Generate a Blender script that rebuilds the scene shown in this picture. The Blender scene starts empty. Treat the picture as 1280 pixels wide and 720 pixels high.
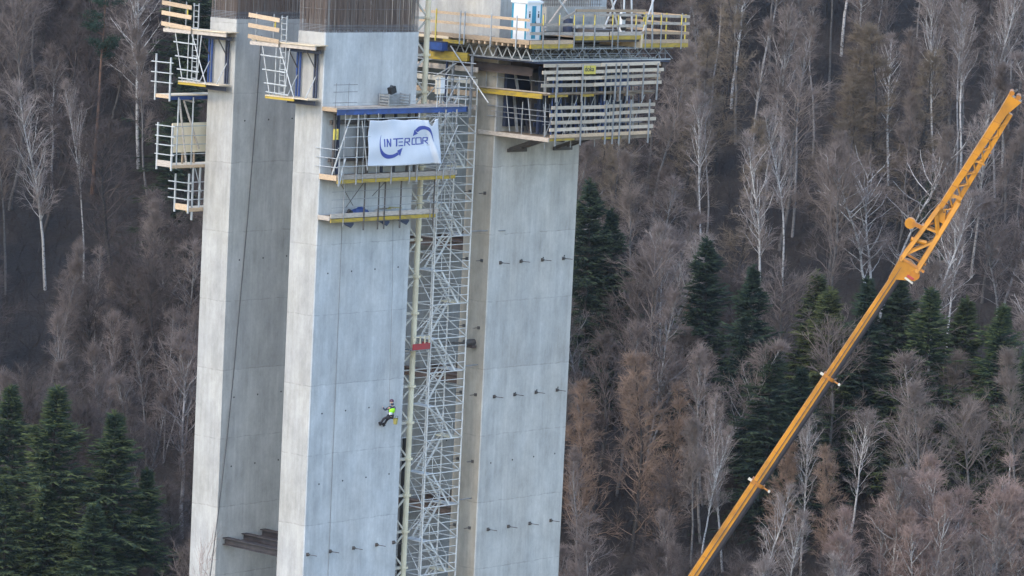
import bpy, math, random
import numpy as np
from mathutils import Matrix, Vector
random.seed(7)
rng = np.random.default_rng(11)
SC = bpy.context.scene
COL = SC.collection
R_ = math.radians

# ------------------------------------------------------------------ camera
YAW, PITCH, ROLL, FPX = R_(42.155), R_(6.433), .0471, 4963.4
fwh = np.array([math.cos(YAW), math.sin(YAW), 0.])
FW = np.array([math.cos(YAW)*math.cos(PITCH), math.sin(YAW)*math.cos(PITCH), -math.sin(PITCH)])
r0 = np.array([math.sin(YAW), -math.cos(YAW), 0.])
u0 = np.cross(r0, FW)
RT = math.cos(ROLL)*r0 + math.sin(ROLL)*u0
UP = math.cos(ROLL)*u0 - math.sin(ROLL)*r0
CAM = np.array([-157.17, -157.257, 55.037])
cd = bpy.data.cameras.new('camera')
cam = bpy.data.objects.new('camera', cd); COL.objects.link(cam)
m = Matrix(((RT[0], UP[0], -FW[0], CAM[0]), (RT[1], UP[1], -FW[1], CAM[1]), (RT[2], UP[2], -FW[2], CAM[2]), (0, 0, 0, 1)))
cam.matrix_world = m
cd.lens = 36*FPX/1280; cd.sensor_width = 36; cd.clip_start = 1; cd.clip_end = 6000
SC.camera = cam

def ray(x, y):
    return FW*FPX + (x-640)*RT - (y-360)*UP
def at(x, y, d):                     # point at horizontal distance d along the view axis
    v = ray(x, y); return CAM + v*(d/(v@fwh))

# ------------------------------------------------------------------ light and look
SUN_EL, SUN_AZ = R_(40), math.atan2(-.01, -1.)          # direction to the sun in the xy plane
sdir = Vector((math.cos(SUN_AZ)*math.cos(SUN_EL), math.sin(SUN_AZ)*math.cos(SUN_EL), math.sin(SUN_EL)))
sl = bpy.data.lights.new('sun', 'SUN'); sl.energy = .5; sl.angle = R_(11); sl.color = (1, .86, .64)
so = bpy.data.objects.new('sun', sl); COL.objects.link(so); so.location = (-60, 20, 120)
so.rotation_euler = sdir.to_track_quat('Z', 'Y').to_euler()
w = bpy.data.worlds.new('World'); SC.world = w; w.use_nodes = True
nt = w.node_tree; bg = nt.nodes['Background']
sky = nt.nodes.new('ShaderNodeTexSky'); sky.sky_type = 'NISHITA'; sky.sun_disc = False
sky.sun_elevation = SUN_EL; sky.sun_rotation = math.pi/2 - SUN_AZ
sky.dust_density = .8; sky.air_density = 1.1; sky.ozone_density = 1.3
nt.links.new(sky.outputs[0], bg.inputs[0]); bg.inputs[1].default_value = .15
vs = SC.view_settings; vs.view_transform = 'Standard'; vs.look = 'None'; vs.gamma = 1; vs.use_curve_mapping = False
vs.exposure = 1.84
SC.render.resolution_x, SC.render.resolution_y = 1024, 576

# ------------------------------------------------------------------ materials
def nmat(name):
    mt = bpy.data.materials.new(name); mt.use_nodes = True
    return mt, mt.node_tree, mt.node_tree.nodes['Principled BSDF']
def N(t, kind, **kw):
    n = t.nodes.new(kind)
    for k, v in kw.items():
        if k.startswith('i_'):
            n.inputs[k[2:]].default_value = v
        else: setattr(n, k, v)
    return n
def math_(t, op, a, b=None):
    n = t.nodes.new('ShaderNodeMath'); n.operation = op
    for i, v in enumerate((a, b)):
        if v is None: continue
        if isinstance(v, (int, float)): n.inputs[i].default_value = v
        else: t.links.new(v, n.inputs[i])
    return n.outputs[0]
def mixc(t, fac, a, b, mode='MIX'):
    n = t.nodes.new('ShaderNodeMix'); n.data_type = 'RGBA'; n.blend_type = mode
    for s, v in ((n.inputs[0], fac), (n.inputs[6], a), (n.inputs[7], b)):
        if isinstance(v, (int, float)): s.default_value = v
        elif isinstance(v, tuple): s.default_value = (*v, 1)
        else: t.links.new(v, s)
    return n.outputs[2]
def noise(t, scale, stretch=(1, 1, 1), detail=4, rough=.55):
    tc = N(t, 'ShaderNodeTexCoord'); mp = N(t, 'ShaderNodeMapping'); mp.inputs['Scale'].default_value = stretch
    t.links.new(tc.outputs['Object'], mp.inputs[0])
    n = N(t, 'ShaderNodeTexNoise'); n.inputs['Scale'].default_value = scale; n.inputs['Detail'].default_value = detail
    n.inputs['Roughness'].default_value = rough
    t.links.new(mp.outputs[0], n.inputs['Vector']); return n.outputs['Fac']
def ramp(t, v, lo, hi, a=0., b=1.):
    n = N(t, 'ShaderNodeMapRange'); n.inputs[1].default_value = lo; n.inputs[2].default_value = hi
    n.inputs[3].default_value = a; n.inputs[4].default_value = b; t.links.new(v, n.inputs[0]); return n.outputs[0]
def simple(name, col, rough=.6, metal=0., dirt=None, amt=.5, scale=2., stretch=(1, 1, 1), rand=0.):
    mt, t, p = nmat(name)
    p.inputs['Roughness'].default_value = rough; p.inputs['Metallic'].default_value = metal
    dirt = dirt or tuple(c*.55 for c in col)
    f = math_(t, 'MULTIPLY', ramp(t, noise(t, scale, stretch), .4, .7), amt)
    c = mixc(t, f, col, dirt)
    if rand:
        oi = N(t, 'ShaderNodeObjectInfo')
        v = ramp(t, oi.outputs['Random'], 0, 1, 1-rand, 1+rand)
        g = N(t, 'ShaderNodeCombineColor'); [t.links.new(v, g.inputs[i]) for i in range(3)]
        c = mixc(t, 1., c, g.outputs[0], 'MULTIPLY')
    t.links.new(c, p.inputs['Base Color'])
    return mt

def concrete(name, base, warm):
    mt, t, p = nmat(name); p.inputs['Roughness'].default_value = .85
    tc = N(t, 'ShaderNodeTexCoord'); sx = N(t, 'ShaderNodeSeparateXYZ'); t.links.new(tc.outputs['Object'], sx.inputs[0])
    z = math_(t, 'ADD', sx.outputs[2], .15+40)
    zz = math_(t, 'ADD', z, ramp(t, noise(t, .9, (1, 1, .1), 2), 0, 1, -.12, .12))
    q = math_(t, 'DIVIDE', zz, 4.)
    lift = math_(t, 'FLOOR', q); fr = math_(t, 'FRACT', q)
    wn = N(t, 'ShaderNodeTexWhiteNoise', noise_dimensions='1D'); t.links.new(lift, wn.inputs['W'])
    # panel grid: horizontal position on either face
    h = math_(t, 'ADD', sx.outputs[0], math_(t, 'MULTIPLY', sx.outputs[1], -1.))
    pan = math_(t, 'FLOOR', math_(t, 'DIVIDE', math_(t, 'ADD', h, 50.), 1.27))
    wp = N(t, 'ShaderNodeTexWhiteNoise', noise_dimensions='2D'); cv = N(t, 'ShaderNodeCombineXYZ')
    t.links.new(pan, cv.inputs[0]); t.links.new(lift, cv.inputs[1]); t.links.new(cv.outputs[0], wp.inputs['Vector'])
    v = ramp(t, wn.outputs['Value'], 0, 1, .97, 1.03)
    v = math_(t, 'MULTIPLY', v, ramp(t, wp.outputs['Value'], 0, 1, .97, 1.03))
    v = math_(t, 'MULTIPLY', v, ramp(t, noise(t, 3.4, (1, 1, .05), 6, .65), .3, .7, .90, 1.08))      # vertical streaks
    v = math_(t, 'MULTIPLY', v, ramp(t, noise(t, 1.1, (1, 1, .10), 5, .6), .3, .7, .86, 1.09))      # broad runs
    v = math_(t, 'MULTIPLY', v, ramp(t, noise(t, .8, (1, 1, .55), 6, .68), .3, .7, .74, 1.14))        # cloudy patches
    v = math_(t, 'MULTIPLY', v, ramp(t, noise(t, 7., (1, 1, .7), 3, .7), .3, .72, .94, 1.05))
    # damp below each joint, darker joint line broken by noise
    jn = ramp(t, noise(t, 2.2, (1, 1, .3), 3), .35, .6)
    line = math_(t, 'MULTIPLY', math_(t, 'LESS_THAN', fr, .016), ramp(t, jn, 0, 1, .0, .95))
    v = math_(t, 'MULTIPLY', v, math_(t, 'SUBTRACT', 1., math_(t, 'MULTIPLY', line, .22)))
    lime = math_(t, 'MULTIPLY', ramp(t, fr, .93, 1.), ramp(t, noise(t, 1.7, (1, 1, .12), 5, .65), .48, .7))
    v = math_(t, 'ADD', v, math_(t, 'MULTIPLY', lime, .18))
    sm = ramp(t, noise(t, 2.8, (1, 1, .04), 4), .62, .75)
    v = math_(t, 'MULTIPLY', v, math_(t, 'SUBTRACT', 1., math_(t, 'MULTIPLY', sm, .16)))
    seam = math_(t, 'LESS_THAN', math_(t, 'FRACT', math_(t, 'DIVIDE', math_(t, 'ADD', h, 50.), 1.27)), .03)
    v = math_(t, 'MULTIPLY', v, math_(t, 'SUBTRACT', 1., math_(t, 'MULTIPLY', seam, .03)))
    g = N(t, 'ShaderNodeCombineColor'); [t.links.new(v, g.inputs[i]) for i in range(3)]
    c = mixc(t, ramp(t, noise(t, .35, (1, 1, .5), 4), .35, .65), base, warm)
    c = mixc(t, 1., c, g.outputs[0], 'MULTIPLY')
    t.links.new(c, p.inputs['Base Color'])
    b = N(t, 'ShaderNodeBump'); b.inputs['Strength'].default_value = .25; b.inputs['Distance'].default_value = .03
    t.links.new(noise(t, 5., (1, 1, .3), 6, .7), b.inputs['Height']); t.links.new(b.outputs[0], p.inputs['Normal'])
    return mt

M = {}
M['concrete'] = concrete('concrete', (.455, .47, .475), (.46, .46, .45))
M['concrete_warm'] = concrete('concrete_warm', (.45, .44, .415), (.45, .425, .385))  # warm tint of bounced light, put into the colour of the leg with rods
M['concrete_shade_beige'] = concrete('concrete_shade_beige', (.33, .30, .25), (.35, .305, .24))  # darker copy with shade and bounced light painted into the colour
M['ply_fresh'] = simple('new_plywood', (.80, .68, .48), .7, 0, (.66, .53, .36), .5, 1.5)
M['concrete_sun_toned'] = concrete('concrete_sun_toned', (.365, .355, .34), (.37, .355, .325))  # darker copy for sunlit narrow faces, tones the sunlight down in the colour
M['concrete_gap_lifted'] = concrete('concrete_gap_lifted', (.47, .45, .42), (.45, .43, .39))  # lighter warm copy, brightens the shaded gap face through its colour
M['concrete_grey'] = concrete('concrete_grey', (.36, .36, .35), (.38, .35, .30))  # darker grey concrete for the rear leg and the pier head
M['wood'] = simple('plank_wood', (.46, .33, .21), .75, 0, (.28, .20, .14), .8, 6, (1, 1, 4), .25)
M['wood_grey'] = simple('weathered_wood', (.42, .36, .30), .8, 0, (.24, .20, .17), .9, 4, (1, 1, 5), .2)
M['ply'] = simple('fresh_plywood', (.62, .50, .34), .7, 0, (.42, .32, .21), .7, 1.4)
M['ply_dark'] = simple('deck_plywood', (.22, .165, .115), .8, 0, (.10, .08, .06), .9, 1.5)
M['yellow'] = simple('yellow_beam', (.40, .27, .025), .6, 0, (.20, .145, .05), .9, 2.2, (1, 1, 3))
M['blue'] = simple('blue_steel', (.030, .075, .25), .5, .1, (.03, .05, .12), .9, 1.8)
M['navy'] = simple('dark_blue_steel', (.022, .032, .07), .55, .2, (.04, .04, .042), .8, 1.5)
M['galv'] = simple('galvanised_steel', (.27, .28, .29), .5, .3, (.15, .15, .15), .8, 3)
M['silver'] = simple('silver_scaffold', (.60, .585, .55), .5, .05, (.40, .39, .37), .6, 3)
M['wood_pale'] = simple('pale_planks', (.47, .39, .30), .8, 0, (.33, .27, .21), .9, 4, (1, 1, 5), .25)
M['beam_dark'] = simple('dark_beam', (.028, .024, .027), .65, .2, (.06, .05, .05), .8, 1.4)
M['galv_light'] = simple('aluminium_tube', (.42, .43, .43), .5, .15, (.25, .25, .24), .7, 3)
M['dark_steel'] = simple('dark_steel', (.07, .066, .066), .6, .2, (.10, .075, .06), .8, 3)
M['rust'] = simple('rusty_rebar', (.135, .100, .083), .85, .1, (.19, .165, .15), .8, 1.2, (1, 1, .3), .0)
M['rebar_grey'] = simple('grey_rebar', (.26, .245, .23), .8, .1, (.17, .13, .105), .8, 1.2, (1, 1, .3), .0)
M['beam_brown'] = simple('brown_beam', (.050, .036, .033), .75, .1, (.085, .062, .052), .8, 1.4)
M['cream'] = simple('cream_paint', (.70, .62, .44), .55, 0, (.48, .39, .26), .6, 2.2, (1, 1, .4))
M['cream_light'] = simple('pale_paint', (.52, .48, .40), .55, 0, (.34, .30, .25), .7, 2.2)
M['orange'] = simple('crane_orange', (.50, .205, .014), .45, 0, (.22, .10, .02), .85, .8, (1, 1, 1))
M['orange_dark'] = simple('orange_weathered', (.40, .15, .014), .5, 0, (.18, .08, .03), .8, 2)
M['crane_grey'] = simple('crane_dark_grey', (.045, .042, .048), .55, .1, (.08, .06, .05), .6, 1.5)
M['white'] = simple('white_plastic', (.66, .67, .68), .45, 0, (.5, .5, .5), .4, 1.5)
M['teal'] = simple('teal_plastic', (.02, .22, .33), .45, 0, (.02, .17, .25), .4, 1.5)
M['cloth_white'] = simple('banner_cloth', (.60, .62, .67), .7, 0, (.52, .54, .58), .45, 1.2)
M['print_blue'] = simple('banner_print', (.055, .075, .30), .65, 0, (.07, .09, .32), .4, 1.2)
M['black'] = simple('black_plastic', (.012, .012, .014), .6)
M['red'] = simple('red_paint', (.36, .03, .035), .5, 0, (.22, .05, .05), .8, 2.5)
M['tarp'] = simple('blue_tarp', (.02, .05, .19), .6, 0, (.02, .03, .09), .8, 3)
M['sign_yellow'] = simple('sign_yellow', (.52, .42, .07), .5, 0, (.42, .34, .07), .4, 3)
M['hivis'] = simple('hivis_vest', (.30, .75, .02), .6, 0, (.26, .62, .02), .3, 6)
M['trousers'] = simple('dark_trousers', (.022, .024, .034), .85, 0, (.04, .03, .035), .6, 8)
M['jacket'] = simple('navy_jacket', (.025, .035, .06), .85, 0, (.04, .045, .06), .6, 8)
M['skin'] = simple('skin', (.52, .33, .25), .6)
M['helmet'] = simple('maroon_helmet', (.07, .018, .045), .4)
M['rope'] = simple('rope', (.20, .20, .20), .8)
M['cable'] = simple('cable_black', (.06, .062, .066), .6)
M['bucket'] = simple('yellow_bucket', (.30, .26, .07), .5, 0, (.2, .17, .06), .5, 6)

def bark(name, col, mark, amt, scale=2.2):
    mt, t, p = nmat(name); p.inputs['Roughness'].default_value = .85
    f = math_(t, 'MULTIPLY', ramp(t, noise(t, scale, (1, 1, 1.8), 4, .7), .50, .62), amt)
    c = mixc(t, f, col, mark)
    oi = N(t, 'ShaderNodeObjectInfo'); v = ramp(t, oi.outputs['Random'], 0, 1, .72, 1.12)
    g = N(t, 'ShaderNodeCombineColor'); [t.links.new(v, g.inputs[i]) for i in range(3)]
    t.links.new(mixc(t, 1., c, g.outputs[0], 'MULTIPLY'), p.inputs['Base Color'])
    return mt
def twigmat(name, a, b):
    mt, t, p = nmat(name); p.inputs['Roughness'].default_value = .9; p.inputs['Specular IOR Level'].default_value = .2
    oi = N(t, 'ShaderNodeObjectInfo')
    c = mixc(t, oi.outputs['Random'], a, b)
    n = ramp(t, noise(t, .8, (1, 1, 1), 3), .3, .7, .68, 1.35)
    g = N(t, 'ShaderNodeCombineColor'); [t.links.new(n, g.inputs[i]) for i in range(3)]
    t.links.new(mixc(t, 1., c, g.outputs[0], 'MULTIPLY'), p.inputs['Base Color'])
    return mt
M['bark_birch'] = bark('birch_bark', (.42, .40, .385), (.055, .05, .046), .75)
M['bark_soft'] = bark('dull_birch_bark', (.22, .205, .20), (.05, .045, .042), .75)
M['bark_grey'] = bark('grey_bark', (.115, .105, .10), (.045, .04, .037), .8)
M['bark_pine'] = bark('pine_bark', (.11, .06, .04), (.05, .034, .026), .8)
M['bark_dark'] = bark('dark_bark', (.034, .028, .026), (.018, .016, .015), .8)
M['undergrowth'] = twigmat('brush_twigs', (.036, .028, .026), (.05, .038, .034))
M['twig_birch'] = twigmat('birch_twigs', (.20, .16, .145), (.26, .215, .195))
M['twig_pink'] = twigmat('pinkish_twigs', (.255, .18, .155), (.30, .22, .19))
M['twig_grey'] = twigmat('grey_twigs', (.125, .098, .088), (.185, .148, .130))
M['twig_dark'] = twigmat('purplish_twigs', (.060, .047, .045), (.105, .082, .073))
M['twig_larch'] = twigmat('larch_twigs', (.145, .112, .082), (.18, .14, .105))
M['twig_rust'] = twigmat('rusty_twigs', (.20, .128, .090), (.23, .158, .118))
M['needle'] = twigmat('spruce_needles', (.018, .036, .026), (.026, .046, .029))
M['needle_tip'] = twigmat('spruce_tips', (.052, .072, .030), (.070, .088, .034))
M['twig_soft'] = twigmat('dull_birch_twigs', (.145, .112, .100), (.19, .15, .135))
M['needle_dark'] = twigmat('dark_spruce_needles', (.013, .026, .022), (.019, .033, .026))
M['needle_dark_tip'] = twigmat('dark_spruce_tips', (.030, .046, .026), (.042, .056, .029))
M['needle_olive'] = twigmat('olive_needles', (.028, .042, .021), (.036, .048, .022))
M['needle_olive_tip'] = twigmat('olive_tips', (.066, .082, .032), (.084, .096, .036))

def ground_mat():
    mt, t, p = nmat('forest_floor'); p.inputs['Roughness'].default_value = .95
    c = mixc(t, ramp(t, noise(t, .12, (1, 1, 1), 6, .65), .35, .65), (.016, .012, .011), (.034, .025, .020))
    c = mixc(t, ramp(t, noise(t, 1.3, (1, 1, 1), 5, .7), .5, .75), c, (.024, .019, .014))
    t.links.new(c, p.inputs['Base Color'])
    b = N(t, 'ShaderNodeBump'); b.inputs['Strength'].default_value = .8; b.inputs['Distance'].default_value = .4
    t.links.new(noise(t, .9, (1, 1, 1), 6, .7), b.inputs['Height']); t.links.new(b.outputs[0], p.inputs['Normal'])
    return mt
M['ground'] = ground_mat()

# ------------------------------------------------------------------ mesh helpers
class MB:
    def __init__(s): s.v, s.f = [], []
    def add(s, v, f):
        o = len(s.v); s.v += [tuple(map(float, a)) for a in v]; s.f += [tuple(i+o for i in q) for q in f]; return s
    def box(s, x0, x1, y0, y1, z0, z1):
        return s.add([(x0, y0, z0), (x1, y0, z0), (x1, y1, z0), (x0, y1, z0), (x0, y0, z1), (x1, y0, z1), (x1, y1, z1), (x0, y1, z1)],
                     [(3, 2, 1, 0), (4, 5, 6, 7), (0, 1, 5, 4), (1, 2, 6, 5), (2, 3, 7, 6), (3, 0, 4, 7)])
    def frame(s, p, q, up=(0, 0, 1)):
        p, q = Vector(p), Vector(q); d = (q-p).normalized(); up = Vector(up)
        if abs(d.dot(up)) > .98: up = Vector((0, 1, 0))
        a = d.cross(up).normalized(); b = a.cross(d); return p, q, a, b
    def beam(s, p, q, w, h, up=(0, 0, 1)):          # solid bar, w across, h along up
        p, q, a, b = s.frame(p, q, up); v = []
        for c in (p, q):
            for i, j in ((-1, -1), (1, -1), (1, 1), (-1, 1)): v.append(c + a*(w/2*i) + b*(h/2*j))
        return s.add(v, [(3, 2, 1, 0), (4, 5, 6, 7), (0, 1, 5, 4), (1, 2, 6, 5), (2, 3, 7, 6), (3, 0, 4, 7)])
    def tube(s, p, q, r, k=6, r2=None):
        p, q, a, b = s.frame(p, q); r2 = r if r2 is None else r2; v = []
        for c, rr in ((p, r), (q, r2)):
            for i in range(k):
                t = 2*math.pi*i/k; v.append(c + a*(rr*math.cos(t)) + b*(rr*math.sin(t)))
        f = [(i, (i+1) % k, k+(i+1) % k, k+i) for i in range(k)] + [tuple(range(k))[::-1], tuple(range(k, 2*k))]
        return s.add(v, f)
    def path(s, pts, r, k=6):
        for a, b in zip(pts, pts[1:]): s.tube(a, b, r, k)
        return s
    def ibeam(s, p, q, w, h, t=.03, up=(0, 0, 1)):
        p, q, a, b = s.frame(p, q, up); o = b*(h/2-t/2)
        s.beam(p+o, q+o, w, t, up); s.beam(p-o, q-o, w, t, up); s.beam(p, q, t, h-2*t, up); return s
    def prism(s, poly, y0, y1):                     # polygon in (x,z), thickness in y
        n = len(poly); v = [(x, y0, z) for x, z in poly] + [(x, y1, z) for x, z in poly]
        return s.add(v, [tuple(range(n)), tuple(range(2*n-1, n-1, -1))] + [(i+n, (i+1) % n+n, (i+1) % n, i) for i in range(n)])
    def lathe(s, c, prof, k=12):
        c = Vector(c); v = []
        for r, z in prof:
            for i in range(k): v.append(c + Vector((r*math.cos(2*math.pi*i/k), r*math.sin(2*math.pi*i/k), z)))
        f = [(j*k+i, j*k+(i+1) % k, (j+1)*k+(i+1) % k, (j+1)*k+i) for j in range(len(prof)-1) for i in range(k)]
        f += [tuple(range(k))[::-1], tuple(range((len(prof)-1)*k, len(prof)*k))]
        return s.add(v, f)
    def build(s, name, mt, parent=None, origin=None, smooth=False):
        o = world_org(parent) if parent is not None else Vector(origin or (0, 0, 0))
        me = bpy.data.meshes.new(name); me.from_pydata([(a[0]-o.x, a[1]-o.y, a[2]-o.z) for a in s.v], [], s.f)
        me.materials.append(mt if not isinstance(mt, str) else M[mt])
        if smooth: me.polygons.foreach_set('use_smooth', [True]*len(me.polygons))
        ob = bpy.data.objects.new(name, me); COL.objects.link(ob)
        if parent is not None: ob.parent = parent
        else: ob.location = o
        return ob
def world_org(o):
    v = Vector((0, 0, 0))
    while o is not None: v += o.location; o = o.parent
    return v
def tag(o, label=None, cat=None, group=None, kind=None):
    if cat and not kind: kind = 'thing'
    if label: o['label'] = label
    if cat: o['category'] = cat
    if group: o['group'] = group
    if kind: o['kind'] = kind
    return o
def thing(name, label, cat, loc=(0, 0, 0), group=None):
    o = bpy.data.objects.new(name, None); COL.objects.link(o); o.location = loc; o.empty_display_size = .3
    return tag(o, label, cat, group)
def copy_tree(o, parent=None):
    c = o.copy(); COL.objects.link(c)
    if parent is not None: c.parent = parent
    for ch in list(o.children): copy_tree(ch, c)
    return c

# ------------------------------------------------------------------ ground
def gz(d, l):
    d = np.asarray(d, float); l = np.asarray(l, float)
    z = np.where(d < 285, -16., -16 + .36*(np.minimum(d, 620)-285)) + np.where(d > 620, .12*(np.minimum(d, 1200)-620), 0)
    z = z + (1.2*np.sin(l*.045+1.) + .9*np.sin(d*.06+l*.03))*np.clip((d-285)/30, 0, 1)
    return z - .0*l
def wpos(d, l):
    p = CAM[:2] + fwh[:2]*d + r0[:2]*l
    return np.array([p[0], p[1], float(gz(d, l))])
def make_ground():
    ds = np.concatenate([np.linspace(-600, 200, 9), np.linspace(230, 640, 70), np.linspace(680, 2600, 14)])
    ls = np.concatenate([np.linspace(-1800, -160, 9), np.linspace(-140, 140, 57), np.linspace(160, 1800, 9)])
    Dg, Lg = np.meshgrid(ds, ls, indexing='ij')
    Z = gz(Dg, Lg); X = CAM[0]+fwh[0]*Dg+r0[0]*Lg; Y = CAM[1]+fwh[1]*Dg+r0[1]*Lg
    nl = len(ls); v = np.stack([X, Y, Z], -1).reshape(-1, 3)
    f = [(i*nl+j, i*nl+j+1, (i+1)*nl+j+1, (i+1)*nl+j) for i in range(len(ds)-1) for j in range(nl-1)]
    me = bpy.data.meshes.new('ground'); me.from_pydata(v.tolist(), [], [q[::-1] for q in f]); me.materials.append(M['ground'])
    me.polygons.foreach_set('use_smooth', [True]*len(me.polygons))
    o = bpy.data.objects.new('ground', me); COL.objects.link(o); tag(o, kind='structure')
make_ground()
GROUND = -16.

# ------------------------------------------------------------------ piers
WN, WW, GA, GX = 2.174, 7.62, 7.228, 14.387
def rebar(x0, x1, y0, y1, z0, z1):
    b = MB(); g = MB(); rr = random.Random(int(x0*10+y0*7)+3)
    def bar(x, y):
        h = z1+rr.uniform(-.9, .5); (g if rr.random() < .14 else b).tube((x+rr.uniform(-.02, .02), y, z0), (x+rr.uniform(-.05, .05), y+rr.uniform(-.05, .05), h), rr.uniform(.016, .028), 4)
    for lay, sp in ((.08, .10), (.24, .12), (.5, .15), (.8, .2)):
        n = int((x1-x0-2*lay)/sp)
        for i in range(n+1):
            x = x0+lay+(x1-x0-2*lay)*i/n
            bar(x, y0+lay); bar(x, y1-lay)
        n = int((y1-y0-2*lay)/sp)
        for i in range(n+1):
            y = y0+lay+(y1-y0-2*lay)*i/n
            bar(x0+lay, y); bar(x1-lay, y)
    return b, g
def hoops(x0, x1, y0, y1, z0):
    b = MB()
    for k in range(5):
        z = z0+.06+.085*k; q = .05
        for p, r in (((x0+q, y0+q, z), (x1-q, y0+q, z)), ((x0+q, y1-q, z), (x1-q, y1-q, z)), ((x0+q, y0+q, z), (x0+q, y1-q, z)), ((x1-q, y0+q, z), (x1-q, y1-q, z))):
            b.tube(p, r, .012, 4)
    for k in range(2):
        z = z0+1.3+1.7*k
        b.tube((x0+.1, y0+.1, z), (x1-.1, y0+.1, z), .012, 4); b.tube((x0+.1, y0+.1, z), (x0+.1, y1-.1, z), .012, 4)
    return b
def pier(x, y, ztop, label, mt, bars, rods):
    t = thing('concrete_pier', label, 'bridge pier', (x, y, GROUND), 'four legs of the unfinished bridge pier')
    b = MB(); c = .05; pts = [(x+c, y), (x+WW-c, y), (x+WW, y+c), (x+WW, y+WN-c), (x+WW-c, y+WN), (x+c, y+WN), (x, y+WN-c), (x, y+c)]
    n = 8; v = [(a, bb, GROUND-.5) for a, bb in pts] + [(a, bb, ztop) for a, bb in pts]
    b.add(v, [tuple(range(n))[::-1], tuple(range(n, 2*n))] + [(i, (i+1) % n, n+(i+1) % n, n+i) for i in range(n)])
    sh = b.build('shaft', mt, t)
    if mt in (M['concrete'], M['concrete_gap_lifted']):
        sh.data.materials.append(M['concrete_sun_toned'])
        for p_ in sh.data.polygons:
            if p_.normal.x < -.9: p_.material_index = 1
    if mt is M['concrete_warm']:                    # narrow face painted beige for its shade and bounced light
        sh.data.materials.append(M['concrete_shade_beige'])
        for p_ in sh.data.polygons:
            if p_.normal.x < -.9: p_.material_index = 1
    if bars:
        b, g = rebar(x, x+WW, y, y+WN, ztop-.02, 48.6); tag(b.build('rebar', 'rust', t), 'dense rusty starter bars', kind='stuff'); tag(g.build('rebar', 'rebar_grey', t), 'pale starter bars', kind='stuff')
        hoops(x, x+WW, y, y+WN, ztop).build('rebar_hoop', 'galv', t)
    for face, a, z in rods:
        q = MB()
        if face == 'w':
            q.box(x+a-.09, x+a+.09, y-.05, y-.002, z-.10, z+.10); q.tube((x+a, y-.05, z), (x+a, y-.75, z+.02), .02, 5); q.tube((x+a, y-.05, z), (x+a, y-.15, z), .07, 6)
        else:
            q.box(x-.05, x-.002, y+a-.09, y+a+.09, z-.09, z+.09); q.tube((x-.05, y+a, z), (x-.5, y+a, z), .022, 5)
        q.build('tie_rod', 'dark_steel', t)
    # tie holes left by the formwork ties
    h = MB()
    for zz in (38.3, 30.25, 22.25, 18.2, 10.2):
        for j in range(4): h.tube((x+1.0+1.9*j, y+.01, zz+.03*j), (x+1.0+1.9*j, y-.004, zz+.03*j), .055, 6)
    h.build('tie_hole', 'black', t)
    return t
ra = [.45, 2.25, 4.05, 5.9, 7.25]
pier(0, GA, 44.13, 'outer concrete pier leg with a dark cable hanging down its shaded face', M['concrete_gap_lifted'], True, [])
pier(0, 0, 43.85, 'concrete pier leg carrying the printed banner and the roped worker', M['concrete'], True,
     [('w', a, 14.22) for a in (.05+.25, 2.1, 4.0, 5.9, 7.3)])
rodsC = [('w', a, z) for z in (30.19, 22.19, 14.2) for a in (1.0, 2.8, 4.7, 6.6)]
rodsC += [('n', a, z) for z in (34.3, 30.3, 26.3, 22.3, 18.3, 14.3) for a in (.55, 1.75)]
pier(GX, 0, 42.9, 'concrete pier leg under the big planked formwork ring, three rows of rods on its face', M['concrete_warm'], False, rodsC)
pier(GX, GA, 42.9, 'shaded concrete pier leg seen behind the steel stair tower', M['concrete_grey'], False, [])

# pier head on the far pair of legs
t = thing('pier_head', 'grey concrete block cast on top of the pier above the wide deck', 'pier head', (GX, 0, 43.6))
MB().box(GX, 22.4, -.0, 9.4, 42.92, 48.5).build('wall', M['concrete_grey'], t)
MB().box(22.42, 24.1, .25, 9.2, 43.9, 48.2).build('side_wall', M['concrete'], t)
MB().box(GX+3.2, GX+8.6, -.75, -.03, 43.9, 45.35).build('parapet_block', M['concrete_grey'], t)
b = MB()
for k in range(26): b.tube((GX+3.3+.2*k, -.4, 45.3), (GX+3.3+.2*k+random.uniform(-.05, .05), -.4, 46.0+random.uniform(-.2, .3)), .018, 4)
for k in range(3): b.tube((GX+3.2, -.42, 45.5+.2*k), (GX+8.5, -.42, 45.5+.2*k), .016, 4)
tag(b.build('rebar', 'rust', t), kind='stuff')

# cross beams between legs
for i, (x, z) in enumerate(((.75, 13.85), (2.25, 13.95), (3.75, 14.05))):
    t = MB().ibeam((x, WN, z), (x, GA, z), .42, .42, .05).build('cross_beam', 'beam_dark', None, (x, WN, z))
    tag(t, ['dark steel beam spanning low between the two close legs, nearest the viewer', 'dark steel beam spanning low between the two close legs, in the middle',
            'dark steel beam spanning low between the two close legs, deepest in the gap'][i], 'steel beam', 'beams low between the two close legs')
for z, nm in ((30.9, 'upper'), (22.9, 'middle'), (14.9, 'low')):
    for i, x in enumerate((15.2, 17.6, 20.)):
        t = MB().ibeam((x, WN, z), (x, GA, z), .42, .5, .05).build('cross_beam', 'beam_brown', None, (x, WN, z))
        tag(t, f'dark steel beam behind the stair tower, {nm} level', 'steel beam', f'{nm} beams behind the stair tower')

# ------------------------------------------------------------------ small scaffold helpers
def deck(x0, x1, y0, y1, z, parent, mt='ply', th=.06, name='deck'):
    return MB().box(x0, x1, y0, y1, z-th, z).build(name, mt, parent)
def rail(p, q, h, mt, parent, name='guard_board', th=.035):
    return MB().beam(p, q, th, h).build(name, mt, parent)
def tubes(lst, mt, parent, name, r=.028):
    for p, q in lst: MB().tube(p, q, r, 6).build(name, mt, parent)

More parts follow.
